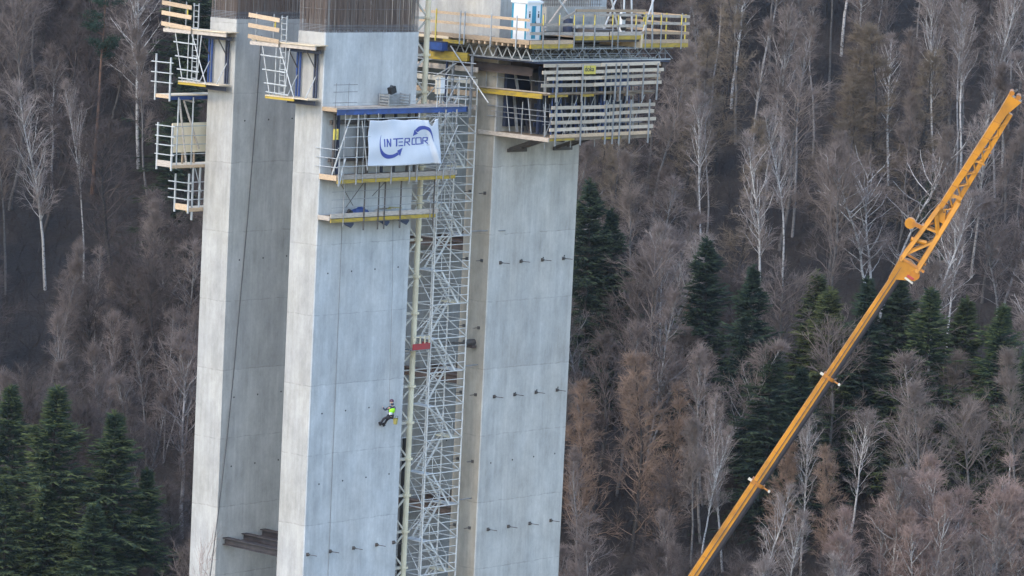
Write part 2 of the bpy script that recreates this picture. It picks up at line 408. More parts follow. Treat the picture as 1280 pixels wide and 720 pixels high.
# ------------------------------------------------------------------ narrow side climbing platforms (one on each close leg)
def narrow_unit():
    t = thing('climbing_platform', 'timber climbing platform with three orange guard boards and a ladder, outermost at the top', 'platform', (0, GA, 40.))
    y = GA
    for k in range(5):                                                      # bright deck boards
        MB().box(-1.12+.215*k, -1.12+.215*k+.205, y-.35, y+4.75, 43.36, 43.41).build('deck_board', 'ply', t)
    for xx in (-1.0, -.2): MB().beam((xx, y-.3, 43.24), (xx, y+4.7, 43.24), .09, .22).build('deck_beam', 'wood_grey', t)
    MB().ibeam((-.6, y-.3, 43.02), (-.6, y+2.6, 43.02), .1, .2, .02).build('walkway_beam', 'navy', t)
    MB().beam((-1.16, y+2.5, 43.22), (-1.16, y+4.8, 43.22), .05, .2).build('toe_beam', 'wood_grey', t)
    for z, dz in ((44.75, -.12), (44.17, -.1), (43.55, -.12)):              # guard boards, sagging to one end
        rail((-1.2, y+4.95, z+.04), (-1.2, y+2.45, z+dz), .24, 'wood', t)
    for yy in (y+4.35, y+2.95): MB().beam((-1.14, yy, 43.1), (-1.14, yy, 44.95), .05, .05).build('rail_post', 'galv', t)
    tag(MB().beam((-1.10, y+2.88, 44.0), (-1.10, y+2.88, 44.55), .06, .06).build('rail_clamp', 'sign_yellow', t), 'yellow rail clamp')
    for z0, z1, yo in ((43.3, 44.9, 0), (40.4, 43.3, .0)):                  # ladders
        l = MB()
        for s in (-.2, .2): l.beam((-1.0, y+2.25+yo+s, z0), (-1.0, y+2.25+yo+s, z1), .04, .07, (1, 0, 0))
        k = z0+.2
        while k < z1: l.tube((-1.0, y+2.05+yo, k), (-1.0, y+2.45+yo, k), .02, 5); k += .32
        l.build('ladder', 'galv_light', t)
    # lower deck
    for k in range(4): MB().box(-1.05+.225*k, -1.05+.225*k+.21, y+.1, y+3.55, 40.32, 40.37).build('lower_deck_board', 'ply', t)
    MB().beam((-1.05, y+1.2, 40.24), (-1.05, y+3.5, 40.24), .06, .13).build('lower_toe_beam', 'yellow', t)
    MB().ibeam((-.5, y+.1, 40.12), (-.5, y+2.3, 40.12), .14, .22, .02).build('lower_bearer', 'navy', t)
    # blue formwork posts against the concrete
    for yy in (y+1.95, y+1.72, y+.55, y+.36): MB().beam((-.16, yy, 40.4), (-.16, yy, 43.1), .09, .09).build('steel_post', 'navy' if yy < y+1 else 'blue', t)
    for yy in (y+1.9, y+.45):
        MB().beam((-.2, yy, 42.0), (-1.0, yy, 43.1), .05, .05).build('brace', 'dark_steel', t)
        MB().tube((-.9, yy, 40.4), (-.16, yy, 41.6), .03).build('push_pull_prop', 'galv_light', t)
    # hangers and side rails of the lower deck
    tubes([((-1.05, y+3.9, 43.1), (-1.05, y+3.15, 40.3)), ((-1.05, y+1.7, 43.1), (-1.05, y+2.0, 40.3)), ((-1.05, y+2.5, 43.1), (-1.05, y+1.2, 40.35)),
           ((-1.02, y+2.8, 40.2), (-1.02, y+2.8, 43.1))], 'galv_light', t, 'hanger', .032)
    for i, z in enumerate((42.55, 41.75, 41.0, 40.5)):
        rail((-1.12, y+3.95-.18*i, z+.05), (-1.12, y+2.05-.15*i, z), .07, 'galv_light', t, 'rail_tube')
    return t
nu = narrow_unit()
nb = copy_tree(nu); nb.location = (0, 0, 39.75)
nb['label'] = 'timber climbing platform with pale guard boards, on the leg carrying the banner'
nu['group'] = nb['group'] = 'climbing platforms on the narrow faces'

# ------------------------------------------------------------------ three decks hung round the back corner of the outer leg
t = thing('hanging_scaffold', 'three stacked scaffold decks with tube rails hanging off the outer edge of the outer leg', 'scaffold', (0, GA+WN, 33.))
Y0, Y1 = 9.52, 10.75
deck(-2.75, 6, Y0, Y1, 39.66, t, 'ply'); MB().beam((-2.78, Y0, 39.55), (-2.78, Y1, 39.55), .06, .2).build('toe_board', 'wood', t)
MB().ibeam((-2.7, Y0+.15, 39.48), (4, Y0+.15, 39.48), .12, .22, .02).build('bearer', 'blue', t)
MB().ibeam((-2.7, Y1-.1, 39.48), (4, Y1-.1, 39.48), .12, .22, .02).build('bearer', 'blue', t)
deck(-2.45, 6, Y0, Y1, 35.62, t, 'ply')
MB().box(-2.52, -2.47, Y0, Y1, 35.5, 35.85).build('toe_board', 'wood_grey', t)
MB().box(-2.47, 4, Y0-.06, Y0-.01, 35.45, 35.62).build('toe_board', 'wood', t)
deck(-1.0, 6, Y0, Y1-.1, 33.08, t, 'ply'); MB().box(-1.06, -1.01, Y0, Y1-.1, 32.95, 33.3).build('toe_board', 'wood', t)
MB().box(-1.0, 4, Y0-.06, Y0-.01, 32.9, 33.12).build('toe_board', 'wood', t)
for z in (35.55, 33.0):
    MB().beam((-2.3 if z > 34 else -.9, Y0+.3, z-.08), (5, Y0+.3, z-.08), .1, .14).build('bearer', 'yellow', t)
hang = [((-2.05, Y0+.05, 35.4), (-2.05, Y0+.05, 39.5)), ((-.9, Y0+.05, 35.4), (-.9, Y0+.05, 39.5))]
tubes(hang, 'galv_light', t, 'hanger', .045)
tubes([((-1.95, Y0+.1, 39.4), (-1.2, Y0+.1, 35.5)), ((-1.5, Y0+.2, 39.3), (-.2, Y0+.2, 36.5)), ((-1.6, Y0+.3, 39.4), (-.6, Y0+.3, 39.2))], 'wood_grey', t, 'raking_prop', .06)
for x, y, z0, z1 in ((-2.8, Y1, 39.3, 41.95), (-2.8, Y0, 39.3, 41.8), (-2.48, Y1, 35.3, 38.0), (-2.48, Y0, 35.3, 37.9), (-1.05, Y1-.1, 32.8, 35.0), (-1.05, Y0, 32.8, 35.1), (-.75, Y0, 32.4, 35.6), (-.2, Y0, 33, 35.5)):
    MB().beam((x, y, z0), (x, y, z1), .085, .085).build('rail_post', 'galv_light', t)
for x, zz, y1 in ((-2.84, (40.35, 40.9, 41.5), Y1+.35), (-2.52, (36.2, 36.75, 37.25, 37.85), Y1+.15), (-1.09, (33.6, 34.1, 34.55), Y1+.45)):
    for z in zz: MB().beam((x, Y0-.25, z), (x, y1, z), .05, .055).build('rail_tube', 'galv_light', t)
for x0, zz in ((-2.5, (36.25, 36.8, 37.3, 37.85)), (-1.4, (33.6, 34.1, 34.6))):
    for z in zz: MB().beam((x0, Y0-.05, z), (1, Y0-.05, z), .04, .045).build('rail_tube', 'galv_light', t)
MB().tube((-.6, Y0, 35.4), (-.05, Y0, 34.0), .03).build('brace', 'galv_light', t)
t = thing('plywood_panel', 'pale plywood sheet standing upright on the middle outer scaffold deck', 'plywood panel', (-1.2, Y0+.5, 35.62))
b = MB().box(-2.1, .6, Y0+.42, Y0+.46, 36.3, 38.0); b.build('sheet', 'ply_fresh', t)
for x in (-2.05, -1.2, -.3): MB().box(x, x+.1, Y0+.48, Y0+.56, 35.64, 37.95).build('stud', 'wood', t)

# ------------------------------------------------------------------ wide face scaffold of the banner leg
t = thing('hanging_scaffold', 'three decker scaffold with blue top beam and yellow lower beams round the banner', 'scaffold', (0, 0, 33.2))
YB = -1.15
deck(0, 10.6, YB, -.02, 39.72, t, 'wood_grey', .1)
MB().ibeam((.0, YB-.06, 39.47), (10.6, YB-.06, 39.47), .12, .30, .03).build('edge_beam', 'blue', t)
MB().box(10.55, 10.62, YB-.13, YB+.0, 39.33, 39.61).build('beam_cap', 'navy', t)
for x in (.3, 2.6, 5., 7.2): MB().beam((x, YB, 39.5), (x, -.03, 39.5), .1, .2).build('bearer', 'dark_steel', t)
MB().beam((-.03, YB-.05, 39.6), (-.03, -.05, 39.6), .05, .22).build('toe_board', 'wood', t)
YM = -1.4
deck(0, 9.7, YM, -.02, 35.86, t, 'ply_dark', .06)
MB().box(.0, 9.75, YM-.05, YM, 35.72, 35.98).build('toe_board', 'wood_grey', t)
MB().beam((.0, YM-.03, 35.6), (9.6, YM-.03, 35.6), .08, .2).build('edge_beam', 'yellow', t)
MB().beam((-.04, YM, 35.8), (-.04, -.05, 35.8), .05, .3).build('toe_board', 'wood', t)
YL = -1.0
deck(0, 8.7, YL, -.02, 33.58, t, 'ply_dark', .06)
MB().box(.0, 8.75, YL-.05, YL, 33.5, 33.76).build('toe_board', 'wood_grey', t)
MB().beam((.0, YL-.03, 33.36), (8.5, YL-.03, 33.36), .08, .2).build('edge_beam', 'yellow', t)
MB().beam((-.04, YL, 33.5), (-.04, -.05, 33.5), .05, .26).build('toe_board', 'wood_grey', t)
for x, d in ((1., 0), (3.9, 0), (5.5, 0)): MB().prism([(x, 33.2), (x+.9, 33.2), (x+.9, 33.1), (x+.7, 32.9)], YL, YL+.08).build('bracket', 'navy', t)
# hangers from blue beam to the middle deck, props behind the banner
tubes([((x, YM-.09, 35.4), (x, YM-.09, 39.35)) for x in (1.42, 6.35)], 'galv', t, 'hanger', .05)
tubes([((x, YM-.09, 35.35), (x, YM-.09, 37.0)) for x in (.05, 4.25, 5.75)], 'galv', t, 'hanger', .045)
tubes([((8.55, YM-.09, 35.35), (8.55, YM-.09, 39.5)), ((9.5, YM-.05, 35.8), (9.5, YM-.05, 39.5))], 'galv', t, 'hanger', .045)
tubes([((.5, -.5, 35.9), (1.5, -.9, 39.4)), ((.12, YM-.05, 35.4), (.55, YM-.05, 36.9))], 'galv_light', t, 'raking_prop', .05)
for z in (36.45, 36.95, 37.5, 38.1, 38.65, 39.1):
    MB().tube((-.15 if z < 37.8 else .35, YM-.14, z), (9.5, YM-.14, z+.02), .024).build('rail_tube', 'galv_light', t)
for z in (36.4, 36.9, 37.4): MB().tube((-.1, YM-.1, z), (-.1, .3, z), .022).build('rail_tube', 'galv_light', t)
for x in (.7, 1.0, 2.6, 3.4, 4.6, 5.6, 6.7, 7.3): MB().beam((x, -.35, 35.9), (x, -.35, 39.3), .13, .13).build('steel_post', 'navy' if x in (1.0, 5.6, 4.6) else 'dark_steel', t)
MB().box(.55, 7.5, -.25, -.1, 38.7, 38.95).build('waler', 'dark_steel', t)
MB().box(.55, 7.5, -.25, -.1, 36.6, 36.85).build('waler', 'dark_steel', t)
for x in (.3, .55): MB().beam((x, -.75, 37.9), (x, -.75, 38.5), .09, .09).build('prop_collar', 'sign_yellow', t)
# lower storey posts and light rails
for x, r in ((.95, .03), (2.6, .045), (3.75, .045), (4.25, .045), (5.55, .05), (8.3, .045)):
    MB().tube((x, YL-.08, 32.75 if r > .04 else 33), (x, YL-.08, 35.55), r, 6).build('hanger', 'dark_steel' if r > .04 else 'galv', t)
for z in (34.1, 34.55, 35.0):
    MB().tube((-.05, YL-.12, z), (8.6, YL-.12, z+.02), .014, 5).build('rail_tube', 'galv', t)
tubes([((1.2, -.6, 35.3), (2.2, -.6, 34.1)), ((1.7, -.5, 34.0), (3.2, -.5, 35.5)), ((3.7, -.6, 34.6), (5.0, -.6, 35.6))], 'dark_steel', t, 'brace', .02)
# rails on the blue deck beside the free end, thin net rails near the corner
for x in (8.1, 8.9, 9.9, 10.5): MB().tube((x, YB-.02, 39.4), (x, YB-.02, 41.35), .035).build('rail_post', 'galv_light', t)
for z in (40.2, 40.7, 41.2): MB().tube((7.9, YB-.05, z+.02), (10.6, YB-.05, z), .028).build('rail_tube', 'galv_light', t)
for z in (40.0, 40.6, 41.0): MB().tube((-.2, YB+.1, z), (1.7, YB+.1, z), .012, 4).build('rail_tube', 'dark_steel', t)
for x in (.0, 1.0): MB().tube((x, YB+.1, 39.7), (x, YB+.1, 41.1), .012, 4).build('rail_post', 'dark_steel', t)

for x in (.35, 1.9, 3.0, 7.95, 9.1): MB().tube((x, YM-.12, 35.5), (x, YM-.12, 39.4), .022, 5).build('rail_post', 'galv', t)
for x0_, x1_, z0_, z1_ in ((8.0, 9.5, 36., 38.6), (8.3, 10.3, 39.2, 37.0), (1.6, 2.2, 39., 36.2), (8.6, 10.4, 35.5, 33.6)): MB().tube((x0_, YM-.2, z0_), (x1_, YM-.2, z1_), .026, 5).build('brace', 'galv_light', t)
for x in (8.0, 8.9, 9.6): MB().tube((x, YL-.1, 33.2), (x, YL-.1, 35.6), .026, 5).build('rail_post', 'galv', t)
for z in (36.2, 37.2, 38.2, 39.0): MB().tube((7.9, -.2, z), (10.4, -.2, z), .024, 5).build('rail_tube', 'galv', t)

# crate, bag, tarpaulin and tools lying on the decks
t = thing('mesh_crate', 'grey slatted crate standing on the blue edged deck', 'crate', (5, -.6, 39.72))
b = MB()
for k in range(4): b.box(4.35, 6.05, -.98, -.94, 39.76+.17*k, 39.86+.17*k); b.box(4.33, 4.37, -.95, -.25, 39.76+.17*k, 39.86+.17*k); b.box(6.03, 6.07, -.95, -.25, 39.76+.17*k, 39.86+.17*k); b.box(4.35, 6.05, -.26, -.22, 39.76+.17*k, 39.86+.17*k)
b.build('slat', 'galv', t); b = MB().box(4.37, 6.03, -.93, -.27, 39.74, 39.8); b.build('base', 'wood_grey', t)
for x in (4.36, 6.04):
    for y in (-.97, -.23): MB().box(x-.03, x+.03, y-.03, y+.03, 39.72, 40.42).build('corner_post', 'galv', t)
t = thing('bag', 'small black bag leaning on top of the grey crate', 'bag', (5, -.75, 40.42))
b = MB().beam((4.88, -.72, 40.43), (4.76, -.72, 40.8), .42, .28, (0, 1, 0)); b.build('body', 'black', t)
b = MB().path([(4.62, -.72, 40.76), (4.7, -.72, 40.9), (4.86, -.72, 40.86)], .02, 5); b.build('strap', 'black', t)
t = thing('tarpaulin', 'crumpled dark blue tarpaulin bundle on the lowest deck', 'tarpaulin', (2.5, -.5, 33.58))
b = MB(); rr = random.Random(5); nx, ny = 12, 7; v = []
for i in range(nx):
    for j in range(ny):
        s, q = i/(nx-1), j/(ny-1); hgt = .52*math.sin(math.pi*q)**.6*math.sin(math.pi*min(max(s, .06), .94))**.4*(.6+.4*s)*(1+rr.uniform(-.3, .25))
        v.append((1.95+1.35*s+rr.uniform(-.04, .04), -.85+.6*q, 33.6+max(hgt, .02)))
b.add(v, [(i*ny+j, (i+1)*ny+j, (i+1)*ny+j+1, i*ny+j+1) for i in range(nx-1) for j in range(ny-1)])
b.box(2.0, 3.25, -.84, -.26, 33.585, 33.61)
b.build('cloth', 'tarp', t); MB().tube((1.85, -.6, 33.85), (2.1, -.6, 33.7), .12, 8).build('roll_end', 'black', t)
t = thing('tool_heap', 'loose tools and timber offcuts lying beside the blue tarpaulin', 'tools', (4.3, -.5, 33.58))
for k in range(6):
    a = rr.uniform(-.25, .25); x = 3.9+.28*k
    MB().beam((x, -.6+a, 33.8+.02*k), (x+.7, -.6-a, 33.84+.02*(k % 2)), .07, .05).build('offcut', ['wood_grey', 'dark_steel', 'bucket'][k % 3], t)

# ------------------------------------------------------------------ banner
BL, BR_, TL, TR = (2.22, 36.43), (8.2, 36.40), (2.16, 39.02), (7.75, 39.0)
def bsurf(s, q):
    x = (1-q)*((1-s)*BL[0]+s*BR_[0]) + q*((1-s)*TL[0]+s*TR[0]); z = (1-q)*((1-s)*BL[1]+s*BR_[1]) + q*((1-s)*TL[1]+s*TR[1])
    e = max(0, s-.72)/.28
    y = -1.62+.025*math.sin(s*9+q*2)+.018*math.sin(q*11+s*3)
    fold = math.exp(-((s-(.97-.16*q))/.035)**2); y -= .16*fold*min(1, 1.3-q)*(.4+.6*e)
    y += .07*math.exp(-((s-(.905-.10*q))/.03)**2)
    y += .02*math.sin(23*s+5*q)*q+.03*math.sin(7*s-9*q+1)
    return x, y, z+.045*math.sin(s*5.5)*(q-.5)-.05*math.sin(math.pi*s*3)**2*(q > .5)*(q-.5)*2
t = thing('banner', 'white cloth banner printed INTERCOR with two curved blue arrows, one corner torn', 'banner', (5, -1.62, 37.7))
nx, ny = 96, 44; v = []
for i in range(nx+1):
    for j in range(ny+1): v.append(bsurf(i/nx, j/ny))
f = []
for i in range(nx):
    for j in range(ny):
        s, q = (i+.5)/nx, (j+.5)/ny
        notch = q > 1-.155*max(0, 1-abs(s-.905)/(.075 if s < .905 else .06))      # torn triangular gap
        if s < .86: notch = False
        if not notch: f.append((i*(ny+1)+j, (i+1)*(ny+1)+j, (i+1)*(ny+1)+j+1, i*(ny+1)+j+1))
b = MB(); b.add(v, f); o = bcl = b.build('cloth', 'cloth_white', t, smooth=True)
md = o.modifiers.new('thickness', 'SOLIDIFY'); md.thickness = .006
def bpx(x, y): return (x-104)/850., (640-y)/548.
def stroke_quads(b, poly_l, poly_r):                                              # ribbon between two pixel polylines, hugging the cloth
    n = len(poly_l); v = []
    for off in (-.012, -.005):
        for P_ in (poly_l, poly_r):
            for x, y in P_:
                X, Y, Z = bsurf(*bpx(x, y)); v.append((X, Y+off, Z))
    f = [(i, i+1, n+i+1, n+i) for i in range(n-1)]
    f += [(i, 2*n+i, 2*n+i+1, i+1) for i in range(n-1)] + [(n+i, n+i+1, 3*n+i+1, 3*n+i) for i in range(n-1)]
    b.add(v, f)
def seg(b, x0, y0, x1, y1, w):
    dx, dy = x1-x0, y1-y0; L = math.hypot(dx, dy); nx_, ny_ = -dy/L*w/2, dx/L*w/2; k = max(2, int(L/8)+1)
    P0 = [(x0+dx*i/(k-1)+nx_, y0+dy*i/(k-1)+ny_) for i in range(k)]; P1 = [(x0+dx*i/(k-1)-nx_, y0+dy*i/(k-1)-ny_) for i in range(k)]
    stroke_quads(b, P0, P1)
b = MB(); W_ = 13
SL = -.02                                                                          # text line drifts up slightly along the cloth
def L(x0, y0, x1, y1, w=W_): seg(b, x0, y0, x1, y1, w)
L(292, 318, 290, 414); L(318, 414, 320, 318); L(320, 318, 356, 412); L(356, 412, 358, 316)                      # I N
L(386, 322, 512, 316, 14); L(428, 322, 426, 410, 16)                                                            # T with its bar running over the E
L(452, 360, 508, 358, 12); L(450, 403, 512, 402, 13)                                                            # E of three bars
L(532, 318, 592, 316, 12); L(590, 316, 590, 360); L(534, 362, 594, 360, 12); L(538, 318, 530, 408); L(556, 362, 596, 404)   # R
L(628, 318, 664, 316, 12); L(628, 314, 624, 398); L(624, 394, 664, 393, 12)                                      # C
L(672, 316, 744, 314, 12); L(742, 312, 742, 394); L(674, 393, 744, 391, 12); L(676, 312, 674, 396)               # O
L(762, 314, 822, 312, 12); L(820, 312, 818, 352); L(764, 356, 822, 352, 12); L(766, 312, 760, 394); L(784, 356, 824, 392)   # R
b.build('lettering', 'print_blue', bcl)
def curve(pts, n=28):                                                              # Catmull-Rom
    P_ = [np.array(p, float) for p in pts]; P_ = [2*P_[0]-P_[1]]+P_+[2*P_[-1]-P_[-2]]; out = []
    for i in range(1, len(P_)-2):
        for k in range(6):
            q = k/6; a, b_, c, d = P_[i-1:i+3]
            out.append(tuple(.5*((2*b_)+(c-a)*q+(2*a-5*b_+4*c-d)*q*q+(3*b_-a-3*c+d)*q**3)))
    out.append(tuple(P_[-2])); return out
b = MB()
stroke_quads(b, curve([(258, 268), (236, 340), (230, 425), (258, 505), (322, 552), (398, 545), (458, 508)]),
             curve([(259, 268), (243, 345), (246, 420), (284, 478), (340, 506), (395, 503), (440, 478)]))
stroke_quads(b, [(470, 528), (502, 430)], [(436, 462), (500, 429)])
b.build('arrow_print', 'print_blue', bcl)
b = MB()
stroke_quads(b, curve([(655, 222), (715, 174), (785, 164), (838, 192), (868, 262), (876, 368)]),
             curve([(694, 246), (740, 214), (795, 210), (832, 238), (858, 296), (874, 368)]))
stroke_quads(b, [(632, 290), (650, 218)], [(633, 291), (698, 262)])
b.build('arrow_print', 'print_blue', bcl)
for s, q in ((.004, .985), (.004, .01), (.3, .985), (.6, .985), (.99, .985), (.985, .01)):
    X, Y, Z = bsurf(s, q); MB().tube((X, Y, Z), (X, -1.42, Z+.06), .02, 5).build('tie_cord', 'rope', t)

# ------------------------------------------------------------------ stair tower
TX0, TX1, TY0, TY1 = 10.25, 13.25, .5, 2.05
t = thing('stair_tower', 'tall silver scaffold stair tower standing in the gap between the pier legs', 'stair tower', (11.7, 1.3, GROUND))
TZ = 40.6
for x, y in ((TX0, TY0), (TX1, TY0), (TX0, TY1), (TX1, TY1), (11.75, TY1), (9.4, TY1)):
    MB().tube((x, y, GROUND), (x, y, TZ if x > 9.5 else 39.3), .045, 6).build('standard', 'silver', t)
z = 7.86; i = 0
while z < TZ-1.5:
    b = MB()
    for dz in (0, .5, 1.0, 1.5):
        r = .036 if dz == 0 else .025
        b.tube((TX0, TY0, z+dz), (TX1, TY0, z+dz), r, 5)
        b.tube((TX0, TY1, z+dz), (TX1, TY1, z+dz), r, 5)
        if dz in (0, 1.): b.tube((TX0, TY0, z+dz), (TX0, TY1, z+dz), r, 5); b.tube((TX1, TY0, z+dz), (TX1, TY1, z+dz), r, 5)
        if dz in (0, 1.): b.tube((9.4, TY1, z+dz), (TX0, TY1, z+dz), r, 5)
    if i % 2: b.tube((TX0, TY1+.04, z), (TX1, TY1+.04, z+2), .032, 5); b.tube((TX0, TY0-.04, z+2), (TX0, TY1, z), .028, 5)
    else: b.tube((TX1, TY1+.04, z), (TX0, TY1+.04, z+2), .032, 5); b.tube((TX0, TY0-.04, z), (TX0, TY1, z+2), .028, 5)
    b.tube((TX0, TY0-.05, z+2), (TX1, TY0-.05, z), .034, 5)
    b.build('bracing_frame', 'silver', t)
    # flight: runs along x, climbing one way in front, the other way behind
    ya, yb = (TY0+.08, TY0+.68) if i % 2 == 0 else (TY0+.85, TY1-.1)
    xa, xb = (TX1-.75, TX0+.7) if i % 2 == 0 else (TX0+.7, TX1-.75)
    b = MB()
    for y in (ya, yb): b.beam((xa, y, z), (xb, y, z+2), .05, .12)
    for k in range(1, 9): b.beam((xa+(xb-xa)*k/9, ya, z+2*k/9), (xa+(xb-xa)*k/9, yb, z+2*k/9), .11, .025)
    fl = b.build('stair_flight', 'silver', t)
    b = MB(); b.tube((xa, ya, z+1), (xb, ya, z+3), .02, 5); b.tube((xa, ya, z+.1), (xa, ya, z+1), .02, 5); b.tube((xb, ya, z+2), (xb, ya, z+3), .02, 5)
    b.build('handrail', 'silver', fl)
    lx0, lx1 = (TX0-.02, TX0+.72) if i % 2 == 0 else (TX1-.78, TX1+.02)
    MB().box(lx0, lx1, TY0+.05, TY1-.05, z+2-.03, z+2.03).build('landing', 'cream' if i % 4 == 1 else 'silver', t)
    z += 2; i += 1
for z in (32.1, 24.1, 16.1):
    MB().tube((TX1, TY0, z), (GX+1.2 if z > 30 else GX-.01, TY0-.6 if z > 30 else TY0, z), .035).build('wall_tie', 'galv', t)

# cream lattice mast
t = thing('lattice_mast', 'cream painted lattice mast rising close to the banner leg', 'mast', (9.3, 1., GROUND))
MB().tube((9.3, 1., GROUND), (9.3, 1., 48.5), .17, 12).build('main_tube', 'cream', t, smooth=False)
for a, bb in ((8.35, 1.2), (8.9, 2.)): MB().tube((a, bb, GROUND), (a, bb, 48.5), .06, 6).build('chord', 'cream', t)
z = GROUND+.4; i = 0
while z < 47:
    b = MB()
    b.beam((9.3, 1, z), (8.35, 1.2, z), .1, .14); b.beam((8.35, 1.2, z), (8.9, 2., z), .07, .1); b.beam((8.9, 2, z), (9.3, 1, z), .07, .1)
    b.beam((9.3, 1, z), (8.35, 1.2, z+1.1), .08, .1); b.beam((8.35, 1.2, z+1.1), (9.3, 1, z+2.1), .08, .1)
    b.build('lacing', 'cream_light', t); b = MB().lathe((9.3, 1, z-.04), [(.28, 0), (.28, .12)], 12); b.build('flange', 'cream', t)
    z += 2.15; i += 1
MB().box(8.2, 9.8, .5, 2.2, GROUND-.2, GROUND+.25).build('base_frame', 'cream_light', t)
t = thing('dark_strip', 'narrow black strip running down behind the lower half of the cream mast', 'strip', (9.75, 1.6, GROUND))  # plain dark strip, modelled only as a clamped black box
MB().box(9.55, 9.95, 1.5, 1.75, GROUND, 19.9).build('strip', 'black', t)
for k in range(9): MB().box(9.5, 10.0, 1.45, 1.49, GROUND+1+4*k, GROUND+1.15+4*k).build('clamp', 'galv', t)
t = thing('work_basket', 'small red work basket on the cream mast', 'basket', (9.3, .5, 25.3))
MB().box(8.3, 9.75, .05, .1, 25.4, 25.75).build('side_panel', 'red', t); MB().box(9.73, 9.78, .1, .7, 25.4, 25.75).build('side_panel', 'red', t)
MB().box(8.3, 9.75, .1, .68, 25.34, 25.4).build('floor_plate', 'galv', t)
for x in (8.4, 8.9, 9.3, 9.65): MB().beam((x, .08, 25.75), (x, .08, 26.2), .05, .05).build('rail_post', 'cream', t)
MB().beam((8.3, .08, 26.15), (9.7, .08, 26.1), .05, .06).build('top_rail', 'cream', t)
t = thing('winch_motor', 'dark motor block fixed on the shaded narrow face beside the stair tower', 'motor', (14, .9, 25.4))
MB().tube((13.6, .9, 25.4), (14.38, .9, 25.4), .2, 10).build('housing', 'dark_steel', t); MB().box(13.9, 14.3, .6, 1.2, 25.1, 25.25).build('foot', 'beam_brown', t); MB().tube((12.2, .9, 25.5), (13.6, .9, 25.4), .06, 8).build('shaft', 'dark_steel', t)

# electrical cabinet
t = thing('switch_box', 'pale grey electric cabinet on the free end of the blue edged deck', 'cabinet', (9.1, -.4, 39.72))
MB().box(8.9, 9.3, -.6, -.2, 40.3, 41.3).build('housing', 'cream_light', t); MB().box(8.93, 9.27, -.63, -.602, 40.36, 41.24).build('door', 'white', t)
for x in (8.93, 9.27): MB().beam((x, -.4, 39.72), (x, -.4, 40.3), .05, .05).build('leg', 'galv', t)

# ------------------------------------------------------------------ platforms between the far legs, seen past the mast
t = thing('side_scaffold', 'pale beams and boards of the staggered decks behind the mast', 'scaffold', (13, 4, 40.))
for z, x, mt in ((41.6, 13.0, 'wood_grey'), (40.9, 13., 'cream_light'), (40.2, 12.9, 'wood'), (39.4, 13., 'wood_grey')):
    MB().beam((x, .3, z), (x, 9.6, z), .08, .3).build('guard_board', mt, t)
MB().box(12.9, GX-.02, 2.3, 9.6, 39.0, 39.06).build('deck', 'ply_dark', t)
for z, r in ((40.55, .03), (41.2, .03), (42.0, .03)): MB().tube((12.4, -.1, z), (12.4, 9, z), r).build('rail_tube', 'galv_light', t)
for y in (.4, 1.9, 2.4, 4.): MB().beam((12.6, y, 38.8), (12.6, y, 42.4), .12, .12).build('steel_post', 'galv' if y != 2.4 else 'navy', t)
tubes([((12.4, 2.0, 42.9), (12.4, -1.2, 39.8)), ((12.5, 4, 39.6), (12.5, 2, 41.6)), ((12.4, 3.2, 41.0), (12.4, 1.5, 41.9))], 'galv_light', t, 'brace', .04)
MB().beam((12.2, 3.4, 42.3), (12.9, 1.0, 42.3), .3, .5).build('edge_beam', 'yellow', t)
MB().box(13.3, GX-.03, 2.2, 9.4, 41.9, 42.75).build('soffit_form', 'dark_steel', t)
t = thing('blue_box', 'bright blue steel box tucked under the wide deck behind the mast', 'box', (12, 2.6, 42.6))
MB().box(11.7, 12.2, 2.05, 3.1, 42.62, 43.08).build('body', 'blue', t); MB().box(11.68, 12.22, 2.03, 3.12, 43.085, 43.13).build('lid', 'navy', t); MB().box(11.8, 12.1, 2.2, 3.0, 42.52, 42.61).build('skid', 'dark_steel', t)

# ------------------------------------------------------------------ formwork rings on the far leg
def guard_front(t, y, x0, x1, zs, zdeck, mt, posts, ztop, zbot, rr):
    for z in zs:
        cut = rr.uniform(4.2, 6.0)
        a, bb = x0+rr.uniform(-.25, .3), x0+cut
        rail((a, y, z+rr.uniform(-.02, .02)), (bb, y, z+rr.uniform(-.02, .02)), .2, mt, t)
        rail((bb-.4, y-.045, z+.02), (x1+rr.uniform(-.3, .3), y-.045, z+.02+rr.uniform(.0, .08)), .2, mt, t)
    for x in posts: MB().beam((x, y-.08, zbot), (x, y-.08, ztop), .085, .07).build('rail_post', 'galv', t)
rr = random.Random(3)
FY = -4.4
# lowest ring
t = thing('formwork_platform', 'lowest planked platform of the formwork ring, braced off the pier face', 'platform', (18, -2, 38.))
deck(14.3, 23.4, FY, FY+1.3, 38.0, t, 'ply_dark', .08); deck(14.3, 15.5, FY+1.3, 1.2, 38.0, t, 'ply_dark', .08)
MB().beam((14.25, FY, 37.86), (14.25, 1.2, 37.9), .08, .24).build('edge_beam', 'wood_grey', t)
for a, bb, mt_ in ((14.3, 16.5, 'yellow'), (16.6, 18.9, 'ply_dark'), (19., 20.6, 'yellow'), (20.7, 23.4, 'ply_dark')): MB().beam((a, FY+.05, 37.86), (bb, FY+.05, 37.88), .08, .16).build('edge_beam', mt_, t)
MB().beam((14.3, FY-.03, 38.06), (23.3, FY-.03, 38.12), .04, .2).build('toe_board', 'wood', t)
guard_front(t, FY, 14.2, 23.4, (38.45, 38.87, 39.3, 39.72), 38, 'wood_pale', (14.7, 16.9, 19.1, 19.75, 20.35, 21.3, 23.0), 40.1, 37.5, rr)
MB().beam((23.45, FY, 38.5), (23.45, -2.2, 38.5), .04, .18).build('guard_board', 'wood_pale', t); MB().beam((23.45, FY, 39.4), (23.45, -2.2, 39.4), .04, .18).build('guard_board', 'wood_pale', t)
